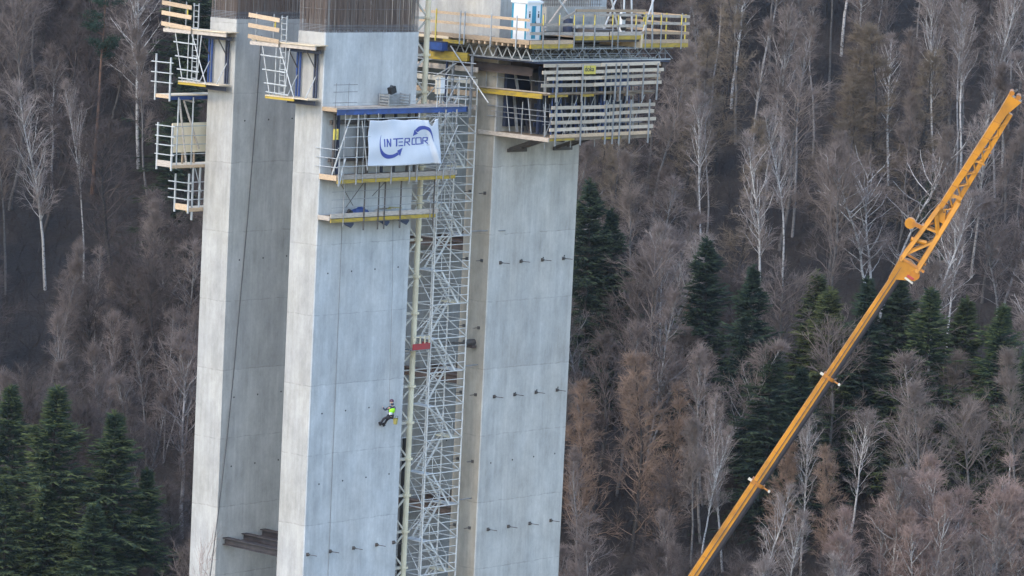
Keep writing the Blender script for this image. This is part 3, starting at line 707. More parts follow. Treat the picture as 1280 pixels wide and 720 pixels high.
for x in (15.7, 19.75):
    MB().beam((x, -.05, 36.9), (x, FY+1.6, 37.85), .14, .2).build('bracket_strut', 'dark_steel', t)
    MB().beam((x+1.1, -.05, 36.95), (x+1.1, FY+1.9, 37.8), .12, .14).build('bracket_strut', 'dark_steel', t)
    MB().box(x-.2, x+1.4, -.18, -.03, 36.75, 36.95).build('anchor_waler', 'dark_steel', t)
    MB().beam((x, -.05, 37.78), (x, FY+.1, 37.76), .12, .14).build('bracket_arm', 'dark_steel', t)
for y in (FY+.4, FY+2.2, -.2): MB().tube((14.28, y, 38), (14.28, y, 39.9), .03).build('rail_post', 'galv', t)
for z in (38.9, 39.5): MB().tube((14.28, FY, z), (14.28, .6, z), .025).build('rail_tube', 'galv', t)
# middle ring
t = thing('formwork_platform', 'middle planked platform of the formwork ring with a yellow edge beam', 'platform', (18, -2, 40.4))
deck(14.2, 23.8, FY+.25, FY+1.4, 40.5, t, 'ply_dark', .08); deck(14.2, 15.4, FY+1.4, 1.3, 40.5, t, 'ply_dark', .08)
MB().beam((14.15, FY+.6, 40.34), (14.15, 1.25, 40.34), .1, .28).build('edge_beam', 'yellow', t)
MB().beam((14.15, FY, 40.56), (14.15, 1.25, 40.56), .06, .08).build('toe_board', 'wood_grey', t)
for a, bb in ((14.3, 15.9), (17.1, 18.2), (21., 21.9)): MB().beam((a, FY+.2, 40.38), (bb, FY+.2, 40.4), .1, .14).build('edge_beam', 'ply_dark' if a > 20 else 'yellow', t)
MB().beam((14.3, FY+.06, 40.54), (23.6, FY+.06, 40.6), .05, .1).build('toe_board', 'ply_dark', t)
guard_front(t, FY, 13.6, 23.9, (41.02, 41.42, 41.8, 42.18), 40.5, 'wood_pale', (14.6, 16.85, 18.9, 19.8, 20.25, 20.9, 22.3, 23.6), 42.25, 40.05, rr)
for z in (41.35, 41.75, 42.15): MB().beam((23.95, FY, z), (23.95, -2., z), .04, .18).build('guard_board', 'wood_pale', t)
for y in (FY+.5, -.2, .7): MB().tube((14.2, y, 40.5), (14.2, y, 41.9), .03).build('rail_post', 'galv', t)
sgn = tag(MB().box(16.85, 18.0, FY-.075, FY-.045, 41.66, 42.16).build('sign', 'sign_yellow', t), 'yellow sign board')
tc = bpy.data.curves.new('sign_lettering', 'FONT'); tc.body = 'doka'; tc.size = .42; tc.extrude = .006; tc.align_x = 'CENTER'; tc.align_y = 'CENTER'
dg = bpy.context.evaluated_depsgraph_get()
to = bpy.data.objects.new('tmp', tc); COL.objects.link(to); dg.update(); me = bpy.data.meshes.new_from_object(to.evaluated_get(dg)); bpy.data.objects.remove(to)
so_ = bpy.data.objects.new('sign_lettering', me); COL.objects.link(so_); me.materials.clear(); me.materials.append(M['jacket'])
so_.parent = sgn; so_.rotation_euler = (math.pi/2, 0, 0); so_.location = Vector((17.42, FY-.085, 41.95))-world_org(sgn)
# formwork panels and props seen between the planks
t = thing('wall_formwork', 'dark blue steel wall formwork standing behind the guard planks', 'formwork', (18, -2.6, 38.))
for k in range(9):
    x = 15.1+.9*k+rr.uniform(-.2, .2); mt = 'blue' if k in (2, 6) else 'navy'
    MB().beam((x, -2.7, 38.05), (x, -2.7, 42.), .16, .16).build('steel_post', mt, t); MB().beam((x+.28, -2.75, 38.05), (x+.28, -2.75, 40.4), .12, .12).build('steel_post', 'blue' if k in (4, 6) else 'navy', t)
for z in (38.6, 39.7, 41.0): MB().ibeam((14.9, -2.55, z), (23., -2.55, z), .12, .24, .03).build('waler', 'navy', t)
MB().box(14.8, 22.3, -2.4, -2.3, 38.1, 41.6).build('form_sheet', 'dark_steel', t)
MB().box(20.6, 22.5, -3.1, -2.85, 40.75, 41.6).build('steel_frame', 'blue', t)
for k in range(12): MB().tube((15+.62*k+rr.uniform(-.2, .2), -3.3, 38.05), (15.2+.62*k+rr.uniform(-.3, .3), -2.8, 39.8), .035).build('push_pull_prop', 'galv' if k % 3 else 'galv_light', t)
t = thing('wall_formwork', 'dark formwork and inclined props against the shaded face beside the stair tower', 'formwork', (15, -.5, 38.))
for x, z1, mt in ((15., 40.2, 'galv'), (15.5, 40.2, 'navy'), (16., 40.2, 'navy'), (16.4, 40.2, 'galv_light'), (17.2, 40.2, 'galv_light'), (14.9, 41.8, 'galv'), (16.2, 41.8, 'galv')):
    MB().beam((x, -1.2, 38.05 if z1 < 41 else 40.55), (x+(.25 if mt != 'navy' else 0), -.6, z1), .13, .13).build('push_pull_prop', mt, t)
MB().box(14.9, 22.0, -.32, -.1, 38.3, 41.8).build('form_sheet', 'navy', t)
t = thing('support_scaffold', 'grey tubes and blue props crowding the gaps of the formwork ring', 'scaffold', (18, -3.6, 38.05))
r5 = random.Random(9)
for k in range(16):
    x = 14.7+.56*k+r5.uniform(-.15, .15)
    MB().tube((x, -3.7, 37.3 if k % 4 == 0 else 38.05), (x+r5.uniform(-.2, .2), -3.6, 41.7), .035, 5).build('prop', ['galv', 'blue', 'galv_light', 'navy'][k % 4], t)
for z in (38.7, 39.6, 40.9, 41.5): MB().tube((14.4, -3.75, z), (23.2, -3.75, z+r5.uniform(-.05, .05)), .028, 5).build('ledger', 'galv', t)
for k in range(6): MB().tube((14.6+1.5*k, -3.8, 38.1), (15.8+1.5*k, -3.8, 40.3), .026, 5).build('brace', 'galv_light' if k % 2 else 'galv', t)
for k in range(2): MB().tube((14.25, -3.0+1.7*k, 38.1), (14.25, -2.6+1.7*k, 40.3), .028, 5).build('brace', 'galv', t)
for z in (39.2, 41.2): MB().tube((14.22, -4.2, z), (14.22, .2, z), .022, 5).build('ledger', 'galv', t)
t = thing('suspended_scaffold', 'thin tubes hanging between the lattice girders and the guard planks', 'scaffold', (18, -3.9, 42.3))
for k in range(15):
    x = 13.2+.85*k+r5.uniform(-.2, .2)
    MB().tube((x, FY+.5, 42.38), (x+r5.uniform(-.35, .35), FY+.6, 43.2), .026, 5).build('tube', 'galv' if k % 3 else 'navy', t)
MB().tube((13.0, FY+.55, 42.8), (25.2, FY+.55, 42.78), .026, 5).build('ledger', 'galv', t)
# transverse brown beams under the lattice girders
t = thing('grillage', 'brown steel beam grillage above the guard planks', 'steel beams', (18, -2, 41.9))
MB().ibeam((13.9, -3.2, 41.72), (13.9, 3.0, 41.8), .3, .5, .04).build('beam', 'beam_brown', t)
MB().ibeam((14.6, -3.9, 41.9), (24.6, -3.9, 42.02), .3, .5, .04).build('beam', 'beam_brown', t)
MB().ibeam((14.2, -1.2, 41.95), (24.3, -1.2, 41.95), .3, .5, .04).build('beam', 'beam_brown', t)
MB().box(24.45, 24.75, -4.1, -.5, 41.7, 42.25).build('end_plate', 'beam_brown', t)
for k in range(7): MB().box(15.4+1.45*k, 15.52+1.45*k, -4.04, -4.0, 41.7, 42.2).build('stiffener', 'dark_steel', t)
# lattice girders
t = thing('lattice_girder', 'grey zigzag lattice girders carrying the wide deck', 'girder', (19, -2, 42.3))
MB().box(13.2, 25., FY+.2, 1.5, 42.28, 42.36).build('bearing_sheet', 'navy', t)
MB().box(13.2, 24.6, -.95, -.8, 42.37, 43.3).build('shade_sheet', 'dark_steel', t)  # added dark sheet, stands in for shade behind the lattice
MB().box(13.0, 16.2, FY+.3, -.1, 43.2, 43.30).build('shade_board', 'dark_steel', t); MB().box(16.4, 22.2, FY+.3, -1.0, 43.5, 43.62).build('shade_board', 'dark_steel', t)  # added dark boards that paint in the shade under the deck
for y in (FY+.35, -2.9, -1.2):
    b = MB(); b.beam((12.9, y, 42.44), (25.2, y, 42.44), .07, .07); b.build('bottom_chord', 'galv_light', t)
    b = MB(); b.beam((12.9, y, 43.12), (25.4, y, 43.12), .07, .07); b.build('top_chord', 'galv', t)
    b = MB(); x = 13.; i = 0
    while x < 25:
        zz = (42.46, 43.1) if i % 2 == 0 else (43.1, 42.46); b.beam((x, y, zz[0]), (x+.85, y, zz[1]), .036, .036); x += .85+random.uniform(-.2, .25); i += 1
    b.build('lattice', 'galv', t)
for k in range(7): MB().tube((13.5+1.8*k, FY+.3, 42.45), (14.4+1.8*k, -2.9, 43.1), .03).build('brace', 'galv_light', t)
b = MB()
for k in range(8): b.beam((12.95, -3.9+.75*k, 42.46), (12.95, -3.5+.75*k, 43.1), .05, .05); b.beam((12.95, -3.5+.75*k, 43.1), (12.95, -3.15+.75*k, 42.46), .05, .05)
b.build('lattice', 'galv_light', t)
MB().beam((12.95, -3.95, 42.44), (12.95, 2.4, 42.44), .07, .08).build('bottom_chord', 'galv', t)
# wide working deck
t = thing('working_deck', 'wide stepped working deck with yellow edge beams and timber guard rails', 'platform', (18, -2, 43.4))
TY = -4.15
deck(12.5, 16.3, TY, .0, 43.42, t, 'ply_dark', .08); deck(12.5, GX-.02, .0, 9., 43.42, t, 'ply_dark', .08)
deck(16.3, 22.3, TY, -.8, 43.85, t, 'ply_dark', .08); deck(22.3, 26.6, TY, 5, 43.42, t, 'ply_dark', .08)
MB().beam((12.45, TY, 43.50), (12.45, 3.6, 43.52), .05, .26).build('toe_board', 'wood', t)
MB().beam((12.42, 2.2, 43.36), (12.42, 6.5, 43.36), .05, .16).build('toe_board', 'ply', t)
MB().beam((12.4, .9, 43.16), (12.4, 2.6, 43.16), .1, .2).build('edge_beam', 'yellow', t)
for k in range(11): MB().beam((12.42, -3.9+.46*k, 43.27), (14.2, -3.9+.46*k, 43.27), .1, .16).build('joist', 'wood', t)
for a, bb, z in ((12.5, 16.25, 43.28), (16.3, 19.3, 43.74), (19.45, 22.25, 43.76), (22.35, 26.6, 43.28)):
    MB().beam((a, TY-.03, z), (bb, TY-.03, z), .1, .24).build('edge_beam', 'yellow', t); MB().beam((a, TY-.05, z+.24), (bb, TY-.05, z+.24), .05, .22).build('toe_board', 'wood_grey' if z > 43.5 else 'wood', t)
MB().box(22.2, 22.34, TY-.1, -1, 43.15, 43.9).build('step_board', 'ply', t)
for z0, z1, mt in ((44.62, 44.6, 'wood_grey'), (44.1, 44.1, 'wood_grey')): rail((12.45, TY, z0-.08), (16.3, TY, z1-.08), .17, mt, t)
for z in (44.35, 44.62+.6-.25+.02, ): rail((16.2, TY-.02, z+.1), (22.4, TY-.02, z+.1), .17, 'wood_grey', t)
rail((16.3, TY-.02, 45.35), (22.6, TY-.02, 45.33), .16, 'wood', t); rail((15.0, TY-.02, 44.75), (16.4, TY-.02, 45.3), .14, 'wood_grey', t)
for z in (44.05, 44.62, 45.05): rail((22.2, TY-.02, z), (26.7, TY-.02, z-.06), .16, 'wood_grey' if z > 44.1 else 'wood', t)
for y0, y1, z in ((TY, 4.6, 44.78), (TY, 4.6, 44.22)): rail((12.4, y0, z), (12.4, y1, z+.03), .16, 'wood', t)
for y in (-3.2, -1.2, .9, 1.25, 3.2, 5.): MB().beam((12.34, y, 43.05), (12.34, y, 45.), .06, .06).build('rail_post', 'galv_light' if y != 3.2 else 'sign_yellow', t)
for x in (13.5, 14.9, 16.2, 17.0, 18., 19.6, 20.1, 21.7, 22.6, 23.2, 24., 25.9):
    rp_ = MB().beam((x, TY-.1, 43.05), (x, TY-.1, 45.2), .06, .06).build('rail_post', 'galv', t)
    MB().beam((x, TY-.09, 44.5), (x, TY-.09, 45.1), .08, .07).build('rail_clamp', 'sign_yellow', rp_)
for y in (-3.9, -2.4, -.6): rail((26.65, y, 44.5), (26.65, y+1.6, 44.5), .15, 'wood', t); MB().beam((26.65, y, 43.1), (26.65, y, 45.1), .06, .06).build('rail_post', 'sign_yellow', t)
for z in (44.0, 45.0): rail((26.68, TY, z), (26.68, 1.5, z), .15, 'wood', t)
rail((22.5, 1.8, 45.0), (26.6, 1.8, 45.0), .16, 'wood', t); rail((22.5, 1.8, 44.4), (26.6, 1.8, 44.4), .16, 'wood', t)
MB().box(19.2, 21.4, -3.2, -1.4, 43.87, 44.15).build('toolbox', 'dark_steel', t)

# props standing on the deck
for i, (x0, y0, x1, z1) in enumerate(((22.3, -2.6, 21.0, 47.8), (22.5, -2.6, 22.9, 48.), (21.0, -2.2, 23.6, 47.5), (23.8, -2.8, 26.0, 47.2), (25.4, -2.4, 25.7, 47.5), (23.3, -2.6, 23.5, 47.5), (16.3, -1.6, 19.3, 46.2), (19.5, -1.8, 16.6, 47.2))):
    t = thing('raking_prop', ['white raking prop leaning over the deck steps', 'upright white prop beside the dark sheaves', 'long thin prop crossing behind the dark sheaves', 'white raking prop leaning away at the deck end',
              'upright white prop at the free deck end', 'upright prop beside the deck step', 'timber coloured rake against the grey parapet block', 'steel rake leaning towards the toilet'][i], 'prop', (x0, y0, 43.85 if 16.3 <= x0 < 22.3 else 43.42), 'props on the working deck')
    zb = 43.86 if 16.3 <= x0 < 22.3 else 43.43
    MB().tube((x0, y0, zb), (x1, y0+.5, z1), .06, 6).build('tube', 'galv_light' if i != 6 else 'wood_grey', t); MB().box(x0-.12, x0+.12, y0-.12, y0+.12, zb, zb+.03).build('foot_plate', 'dark_steel', t)
t = thing('hoist_block', 'white hoist block with two dark sheaves on the working deck', 'hoist', (22., -3.2, 43.85))
MB().box(21.55, 21.85, -3.25, -3.05, 43.87, 45.3).build('cheek_plate', 'white', t)
for z in (44.3, 44.95): b = MB(); b.tube((21.6, -3.27, z), (21.6, -3.4, z), .2, 14); b.build('sheave', 'black', t)
t = thing('timber_stack', 'stack of pale boards lying on the working deck beside the toilet', 'timber', (13.2, .0, 43.42))
for k in range(5):
    for q in range(3): MB().box(12.75+.02*q, 13.35-.03*k, -.6+.28*k, -.36+.28*k, 43.43+.07*q, 43.49+.07*q).build('board', ['wood', 'ply', 'wood_grey'][(k+q) % 3], t)
t = thing('steel_drum', 'dark drum standing at the parapet block on the working deck', 'drum', (18.6, -1.6, 43.85))
MB().lathe((18.6, -1.6, 43.86), [(.28, 0), (.29, .3), (.28, .32), (.29, .6), (.28, .85)], 14).build('shell', 'navy', t); MB().tube((18.6, -1.6, 44.711), (18.6, -1.6, 44.73), .26, 14).build('lid', 'dark_steel', t)
t = thing('material_box', 'open grey box of fittings on the raised part of the working deck', 'box', (20.2, -1.2, 43.85))
for a_, b_, c_, d_ in ((19.6, 20.9, -1.3, -1.25), (19.6, 20.9, -.95, -.9), (19.6, 19.65, -1.25, -.95), (20.85, 20.9, -1.25, -.95)): MB().box(a_, b_, c_, d_, 43.87, 44.5).build('side', 'galv', t)
# portable toilet
t = thing('portable_toilet', 'white portable toilet with a teal stripe on the working deck', 'toilet', (14.7, -2, 43.42))
x0, x1, y0, y1, zb = 13.75, 15.0, -2.7, -1.5, 43.42
MB().box(x0, x1, y0, y1, zb+.12, zb+2.25).build('cabin', 'white', t); MB().box(x0-.03, x1+.03, y0-.03, y1+.03, zb, zb+.12).build('base', 'black', t)
b = MB().box(x0-.06, x1+.06, y0-.06, y1+.06, zb+2.25, zb+2.38); b.add([(x0, y0, zb+2.382), (x1, y0, zb+2.382), (x1, y1, zb+2.382), (x0, y1, zb+2.382), ((x0+x1)/2-.3, (y0+y1)/2, zb+2.62), ((x0+x1)/2+.3, (y0+y1)/2, zb+2.62)], [(0, 1, 5, 4), (1, 2, 5), (2, 3, 4, 5), (3, 0, 4)])
b.build('roof', 'white', t)
dr = MB().box(x0+.42, x0+.76, y0-.02, y0-.003, zb+.2, zb+2.1).build('door', 'teal', t)
for y in (y0+.02, y1-.14): MB().box(x0-.02, x0-.003, y, y+.12, zb+.15, zb+2.2).build('corner_strip', 'teal', t)
MB().box(x1-.1, x1-.01, y0-.022, y0-.003, zb+.15, zb+2.2).build('corner_strip', 'teal', t)
for x in (x0+.22, x0+.98):
    b = MB(); b.tube((x, y0-.003, zb+1.75), (x, y0-.016, zb+1.75), .05, 8); b.box(x-.06, x+.06, y0-.016, y0-.003, zb+1.42, zb+1.66); b.build('door_mark', 'dark_steel', t)
MB().box(x0+.7, x0+.74, y0-.05, y0-.022, zb+1.0, zb+1.2).build('handle', 'black', dr)

# cable hanging down the outer leg
t = tag(MB().path([(1.95, 7.10, 43.2), (1.8, 7.12, 39.2), (1.42, 7.1, 32.8), (1.1, 7.12, 28.), (.76, 7.1, 23.4), (.45, 7.1, 19.8), (.0, 7.08, 15.85), (-.45, 7.05, 12.4), (-1.2, 7.0, 6.), (-2., 6.9, GROUND)], .03, 6).build('cable', 'cable', None, (1.95, 7.1, 43.2)),
        'dark cable hanging slantwise down the shaded face of the outer leg', 'cable')
tag(MB().path([(1.95, -.04, 33.1), (1.97, -.045, 25.), (1.99, -.05, 14.), (2.0, -.05, -10)], .014, 5).build('drop_line', 'rope', None, (1.95, -.04, 33.1)), 'thin grey drop line running down the bluish face of the banner leg', 'rope')

# ------------------------------------------------------------------ worker on ropes
def skin_obj(name, verts, edges, radii, mt, parent, sub=2):
    o = world_org(parent); me = bpy.data.meshes.new(name); me.from_pydata([(a[0]-o.x, a[1]-o.y, a[2]-o.z) for a in verts], edges, [])
    ob = bpy.data.objects.new(name, me); COL.objects.link(ob); ob.parent = parent
    md = ob.modifiers.new('skin', 'SKIN'); md.use_smooth_shade = True
    lay = me.skin_vertices[0].data if me.skin_vertices else None
    if lay is None:
        bpy.context.view_layer.objects.active = ob
        lay = me.skin_vertices[0].data
    for i, r in enumerate(radii):
        lay[i].radius = r if isinstance(r, tuple) else (r, r); lay[i].use_root = (i == 0)
    md2 = ob.modifiers.new('smooth', 'SUBSURF'); md2.levels = sub; md2.render_levels = sub
    me.materials.append(M[mt]); return ob
PX, PZ = 5.92, 21.82
J = dict(pel=(PX, -.66, PZ), chest=(PX-.03, -.78, PZ+.43), neck=(PX-.03, -.79, PZ+.63), headc=(PX-.03, -.75, PZ+.80), headt=(PX-.03, -.74, PZ+.92),
         hl=(PX-.1, -.62, PZ-.04), kl=(PX-.22, -.33, PZ-.18), al=(PX-.22, -.10, PZ-.52), tl=(PX-.24, -.03, PZ-.44),
         hr=(PX+.1, -.62, PZ-.04), kr=(PX+.08, -.34, PZ-.24), ar=(PX+.08, -.09, PZ-.60), tr=(PX+.08, -.03, PZ-.52),
         sl=(PX-.22, -.77, PZ+.53), el=(PX-.32, -.52, PZ+.36), wl=(PX-.24, -.26, PZ+.46), sr=(PX+.18, -.77, PZ+.53), er=(PX+.30, -.68, PZ+.27), wr=(PX+.22, -.52, PZ+.10))
tw = thing('person', 'worker in a lime yellow vest and dark clothes hanging on ropes against the banner leg', 'person', (PX, -.66, 21.22))
names = list(J); V = [J[n] for n in names]; ix = {n: i for i, n in enumerate(names)}
chains = [('pel', 'chest', 'neck', 'headc', 'headt'), ('pel', 'hl', 'kl', 'al', 'tl'), ('pel', 'hr', 'kr', 'ar', 'tr'), ('chest', 'sl', 'el', 'wl'), ('chest', 'sr', 'er', 'wr')]
E_ = [(ix[a], ix[b]) for c in chains for a, b in zip(c, c[1:])]
rad = dict(pel=(.13, .11), chest=(.15, .11), neck=.055, headc=(.085, .10), headt=(.07, .075), hl=.085, kl=.055, al=.04, tl=.035, hr=.085, kr=.055, ar=.04, tr=.035, sl=.055, el=.042, wl=.03, sr=.055, er=.042, wr=.03)
Rr = [rad[n] for n in names]
for hand, d in (('wl', Vector((.05, .06, .01))), ('wr', Vector((-.03, .05, -.05)))):     # palm and five fingers
    p = Vector(J[hand]); q = p+d; V.append(tuple(q)); Rr.append(.028); E_.append((ix[hand], len(V)-1)); pi = len(V)-1
    for k, ln in enumerate((.05, .075, .08, .075, .06)):
        side = Vector((0, 0, 1)) if abs(d.z) < .03 else Vector((1, 0, 0))
        a = q+d.normalized()*(.02 if k else -.01)+side*(.02*(k-2)); c = a+d.normalized()*ln*.5+side*(.01*(k-2)*.6); e = c+d.normalized()*ln*.3+Vector((0, .0, -.02))
        n0 = len(V); V += [tuple(a), tuple(c), tuple(e)]; Rr += [.010, .009, .008]; E_ += [(pi, n0), (n0, n0+1), (n0+1, n0+2)]
skin_obj('body', V, E_, Rr, 'skin', tw)
def sub(names_, edges, radii, name, mt):
    return skin_obj(name, [J[n] if isinstance(n, str) else n for n in names_], edges, radii, mt, tw)
sub(['pel', 'hl', 'kl', 'al', 'hr', 'kr', 'ar'], [(0, 1), (1, 2), (2, 3), (0, 4), (4, 5), (5, 6)], [(.15, .13), .105, .075, .058, .105, .075, .058], 'trousers', 'trousers')
sub(['chest', 'pel', 'neck', 'sl', 'el', 'wl', 'sr', 'er', 'wr'], [(0, 1), (0, 2), (0, 3), (3, 4), (4, 5), (0, 6), (6, 7), (7, 8)], [(.175, .13), (.145, .125), .075, .078, .06, .045, .078, .06, .045], 'jacket', 'jacket')
c0 = Vector(J['chest']); p0 = Vector(J['pel'])
sub([tuple(c0+(Vector(J['neck'])-c0)*.35+Vector((0, -.02, 0))), tuple(c0+Vector((0, -.02, -.02))), tuple(p0+(c0-p0)*.38+Vector((0, -.03, 0)))], [(0, 1), (1, 2)], [(.17, .15), (.235, .18), (.21, .18)], 'vest', 'hivis')
sub([tuple(Vector(J['neck'])+Vector((0, -.02, .0))), tuple(Vector(J['headc'])+Vector((-.01, -.045, .0)))], [(0, 1)], [(.12, .12), (.135, .125)], 'hood', 'jacket')
b = MB().lathe((J['headt'][0], J['headt'][1], J['headt'][2]-.06), [(.135, 0), (.135, .03), (.118, .08), (.085, .12), (.03, .14)], 12); hm = b.build('helmet', 'helmet', tw, smooth=True)
b = MB(); hc = Vector(J['headc'])
b.add([(hc.x-.015, hc.y+.085, hc.z+.02), (hc.x+.015, hc.y+.085, hc.z+.02), (hc.x, hc.y+.12, hc.z-.03), (hc.x-.02, hc.y+.09, hc.z-.04), (hc.x+.02, hc.y+.09, hc.z-.04)], [(0, 1, 2), (0, 2, 3), (1, 4, 2), (3, 2, 4)]); b.build('nose', 'skin', tw)
for s in (-.035, .035): MB().tube((hc.x+s, hc.y+.07, hc.z+.02), (hc.x+s, hc.y+.094, hc.z+.02), .013, 6).build('eye', 'black', tw)
MB().beam((hc.x-.03, hc.y+.09, hc.z-.065), (hc.x+.03, hc.y+.09, hc.z-.065), .015, .012).build('mouth', 'helmet', tw)
for s in (-.09, .09): MB().tube((hc.x+s*.9, hc.y, hc.z), (hc.x+s*1.1, hc.y-.01, hc.z+.01), .028, 6).build('ear', 'skin', tw)
for n, q in (('al', 'tl'), ('ar', 'tr')):
    a, c = Vector(J[n]), Vector(J[q]); MB().beam(a+Vector((0, -.05, -.06)), c+Vector((0, .0, .03)), .11, .12).build('boot', 'black', tw)
b = MB().lathe((PX, -.67, PZ+.02), [(.17, 0), (.175, .05), (.17, .09)], 12); b.build('harness', 'black', tw)
MB().box(PX-.30, PX-.12, -.92, -.82, PZ+.13, PZ+.26).build('pouch', 'white', tw)
tag(MB().path([(PX+.0, -.55, PZ+.15), (PX+.03, -.42, PZ+3), (PX+.05, -.30, PZ+8), (PX+.05, -.12, 33.2)], .012, 5).build('rope', 'rope', None, (PX, -.55, PZ+.15)), 'thin climbing rope running up from the worker to the lowest deck', 'rope')
QX, QZ = PX-.13, PZ-.02
t = thing('bucket', 'small yellow bucket hanging below the roped worker', 'bucket', (QX+.38, -.84, QZ-.45))
MB().lathe((QX+.38, -.84, QZ-.45), [(.11, 0), (.15, .34), (.16, .35), (.14, .34), (.10, .02)], 12).build('pail', 'bucket', t); MB().path([(QX+.23, -.84, QZ-.11), (QX+.3, -.92, QZ+.0), (QX+.38, -.9, QZ+.05), (QX+.5, -.92, QZ-.0), (QX+.53, -.84, QZ-.11)], .012, 5).build('handle', 'dark_steel', t)

# ------------------------------------------------------------------ crane
t = thing('mobile_crane', 'orange telescopic crane boom with a lattice jib slanting up in front of the trees', 'crane', (0, 0, 0))
HP = Vector(at(1128, 335, 214.)); TP = Vector(at(1272, 118, 212.)); BP = Vector(at(870, 720, 217.))
ax = (TP-HP).normalized(); axb = (BP-HP).normalized(); fwv = Vector(FW)
bp = fwv.cross(ax).normalized()                       # across the boom in the picture plane
if bp.dot(Vector(RT)) < 0: bp = -bp
wv = ax.cross(bp).normalized()
if wv.dot(fwv) > 0: wv = -wv                          # towards the viewer
Sg = 1/23.1
def jp(a, b_, c=0.): return HP+ax*(a*Sg)+bp*(b_*(.88 if a > 80 else .95)*Sg)+wv*c
t.location = BP+axb*60*.5
def section(p, q, prof_p, prof_q, bdir, cdir):
    n = len(prof_p); v = [p+bdir*x+cdir*y for x, y in prof_p]+[q+bdir*x+cdir*y for x, y in prof_q]
    b = MB(); b.add(v, [tuple(range(n)), tuple(range(2*n-1, n-1, -1))]+[(i+n, (i+1) % n+n, (i+1) % n, i) for i in range(n)]); return b
bpb = fwv.cross(axb).normalized(); bpb = bpb if bpb.dot(Vector(RT)) > 0 else -bpb
wvb = axb.cross(bpb).normalized(); wvb = wvb if wvb.dot(fwv) < 0 else -wvb
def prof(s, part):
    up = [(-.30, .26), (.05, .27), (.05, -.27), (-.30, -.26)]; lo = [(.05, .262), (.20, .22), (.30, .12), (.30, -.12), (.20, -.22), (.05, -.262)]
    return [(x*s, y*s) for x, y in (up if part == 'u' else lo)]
def onb(px, py): d = (Vector(at(px, py, 215.))-HP).dot(axb); return HP+axb*d
cuts = [HP-axb*.3, onb(1030, 468), onb(937, 605), onb(840, 765), onb(700, 975)]
end = BP+axb*34.
cuts.append(end)
for i in range(len(cuts)-1):
    s = (.94, 1.06, 1.18, 1.30, 1.42)[i]
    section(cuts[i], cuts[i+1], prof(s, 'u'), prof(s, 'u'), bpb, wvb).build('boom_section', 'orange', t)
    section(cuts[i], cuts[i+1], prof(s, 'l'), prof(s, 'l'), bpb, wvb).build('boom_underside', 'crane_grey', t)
    if i:
        c = cuts[i]; s2 = s*1.12
        cl = section(c-axb*.12, c+axb*.12, prof(s2, 'u'), prof(s2, 'u'), bpb, wvb).build('collar', 'orange_dark', t)
        section(c-axb*.1, c+axb*.1, prof(s2, 'l'), prof(s2, 'l'), bpb, wvb).build('lower_collar', 'orange_dark', cl)
        MB().beam(c-bpb*.52*s+wvb*.2, c-bpb*.30*s+wvb*.2, .1, .14).build('cable_guide', 'cream_light', cl)
        MB().beam(c+bpb*.28*s+wvb*.15, c+bpb*.62*s+wvb*.15, .06, .08).build('cable_guide', 'orange_dark', cl)
        b = MB(); b.tube(c+bpb*.62*s+wvb*.1, c+bpb*.62*s+wvb*.24, .07, 10); b.build('guide_roller', 'cream_light', cl)
hz_ = []
for i in range(len(cuts)-1):
    s = (.94, 1.06, 1.18, 1.30, 1.42)[i]; a_, b_ = cuts[i], cuts[i+1]
    MB().tube(a_-bpb*.1*s+wvb*(.27*s+.03), b_-bpb*.1*s+wvb*(.27*s+.03), .022, 5).build('hose', 'dark_steel', t)
    L_ = (b_-a_).length; k = 2.
    while k < L_-1:
        c = a_+axb*k; MB().beam(c-bpb*.28*s+wvb*(.272*s), c+bpb*.04*s+wvb*(.272*s), .05, .03).build('wear_plate', 'orange_dark', t); k += 3.1
# crane base far below the frame: slewing platform resting on the ground
gp = end; bz = GROUND
MB().box(gp.x-1.6, gp.x+1.6, gp.y-1.6, gp.y+1.6, min(gp.z, bz)-.2, max(bz+2.4, gp.z+.3)).build('slewing_platform', 'orange', t)
# head block
def pl(*q): return [Vector(x) for x in q]
b = MB()
v = [jp(a, bb, c) for c in (.30, -.30) for a, bb in ((-20, -8), (10, -10), (14, 4), (9, 22), (-4, 23), (-11, 9))]
b.add(v, [tuple(range(6)), tuple(range(11, 5, -1))]+[(i+6, (i+1) % 6+6, (i+1) % 6, i) for i in range(6)]); bh = b.build('boom_head', 'orange', t)
b = MB(); b.tube(jp(2, 18, .34), jp(2, 18, -.34), .28, 16); b.build('sheave', 'orange_dark', bh)
b = MB(); b.beam(jp(-3, 10, .33), jp(-3, 20, .33), .05, .12); b.build('warning_plate', 'red', bh)
b = MB(); b.beam(jp(-7, 9, .33), jp(-8, 22, .33), .05, .1); b.build('warning_plate', 'cream_light', bh)
# A-frame of the jib foot
for c in (.28, -.28):
    MB().beam(jp(8, -8, c), jp(92, -4, c), .16, .2).build('jib_strut', 'orange', t)
    MB().beam(jp(6, 18, c), jp(110, 15, c), .17, .24).build('jib_strut', 'orange', t)
    MB().beam(jp(18, -7, c), jp(52, 16, c), .1, .12).build('jib_strut', 'orange', t)
    MB().beam(jp(60, -7, c), jp(64, 15, c), .1, .12).build('jib_strut', 'orange', t)
    MB().beam(jp(82, -3, c), jp(62, 14, c), .14, .2).build('jib_strut', 'orange', t)
MB().beam(jp(14, -9, .28), jp(14, -9, -.28), .12, .12).build('cross_tie', 'orange', t); MB().beam(jp(60, -8, .28), jp(60, -8, -.28), .12, .12).build('cross_tie', 'orange', t)
MB().beam(jp(12, -10, .3), jp(12, 26, .3), .12, .14).build('cross_tie', 'orange_dark', t)
MB().beam(jp(16, -9, -.3), jp(18, 24, -.3), .12, .12).build('cross_tie', 'orange_dark', t)
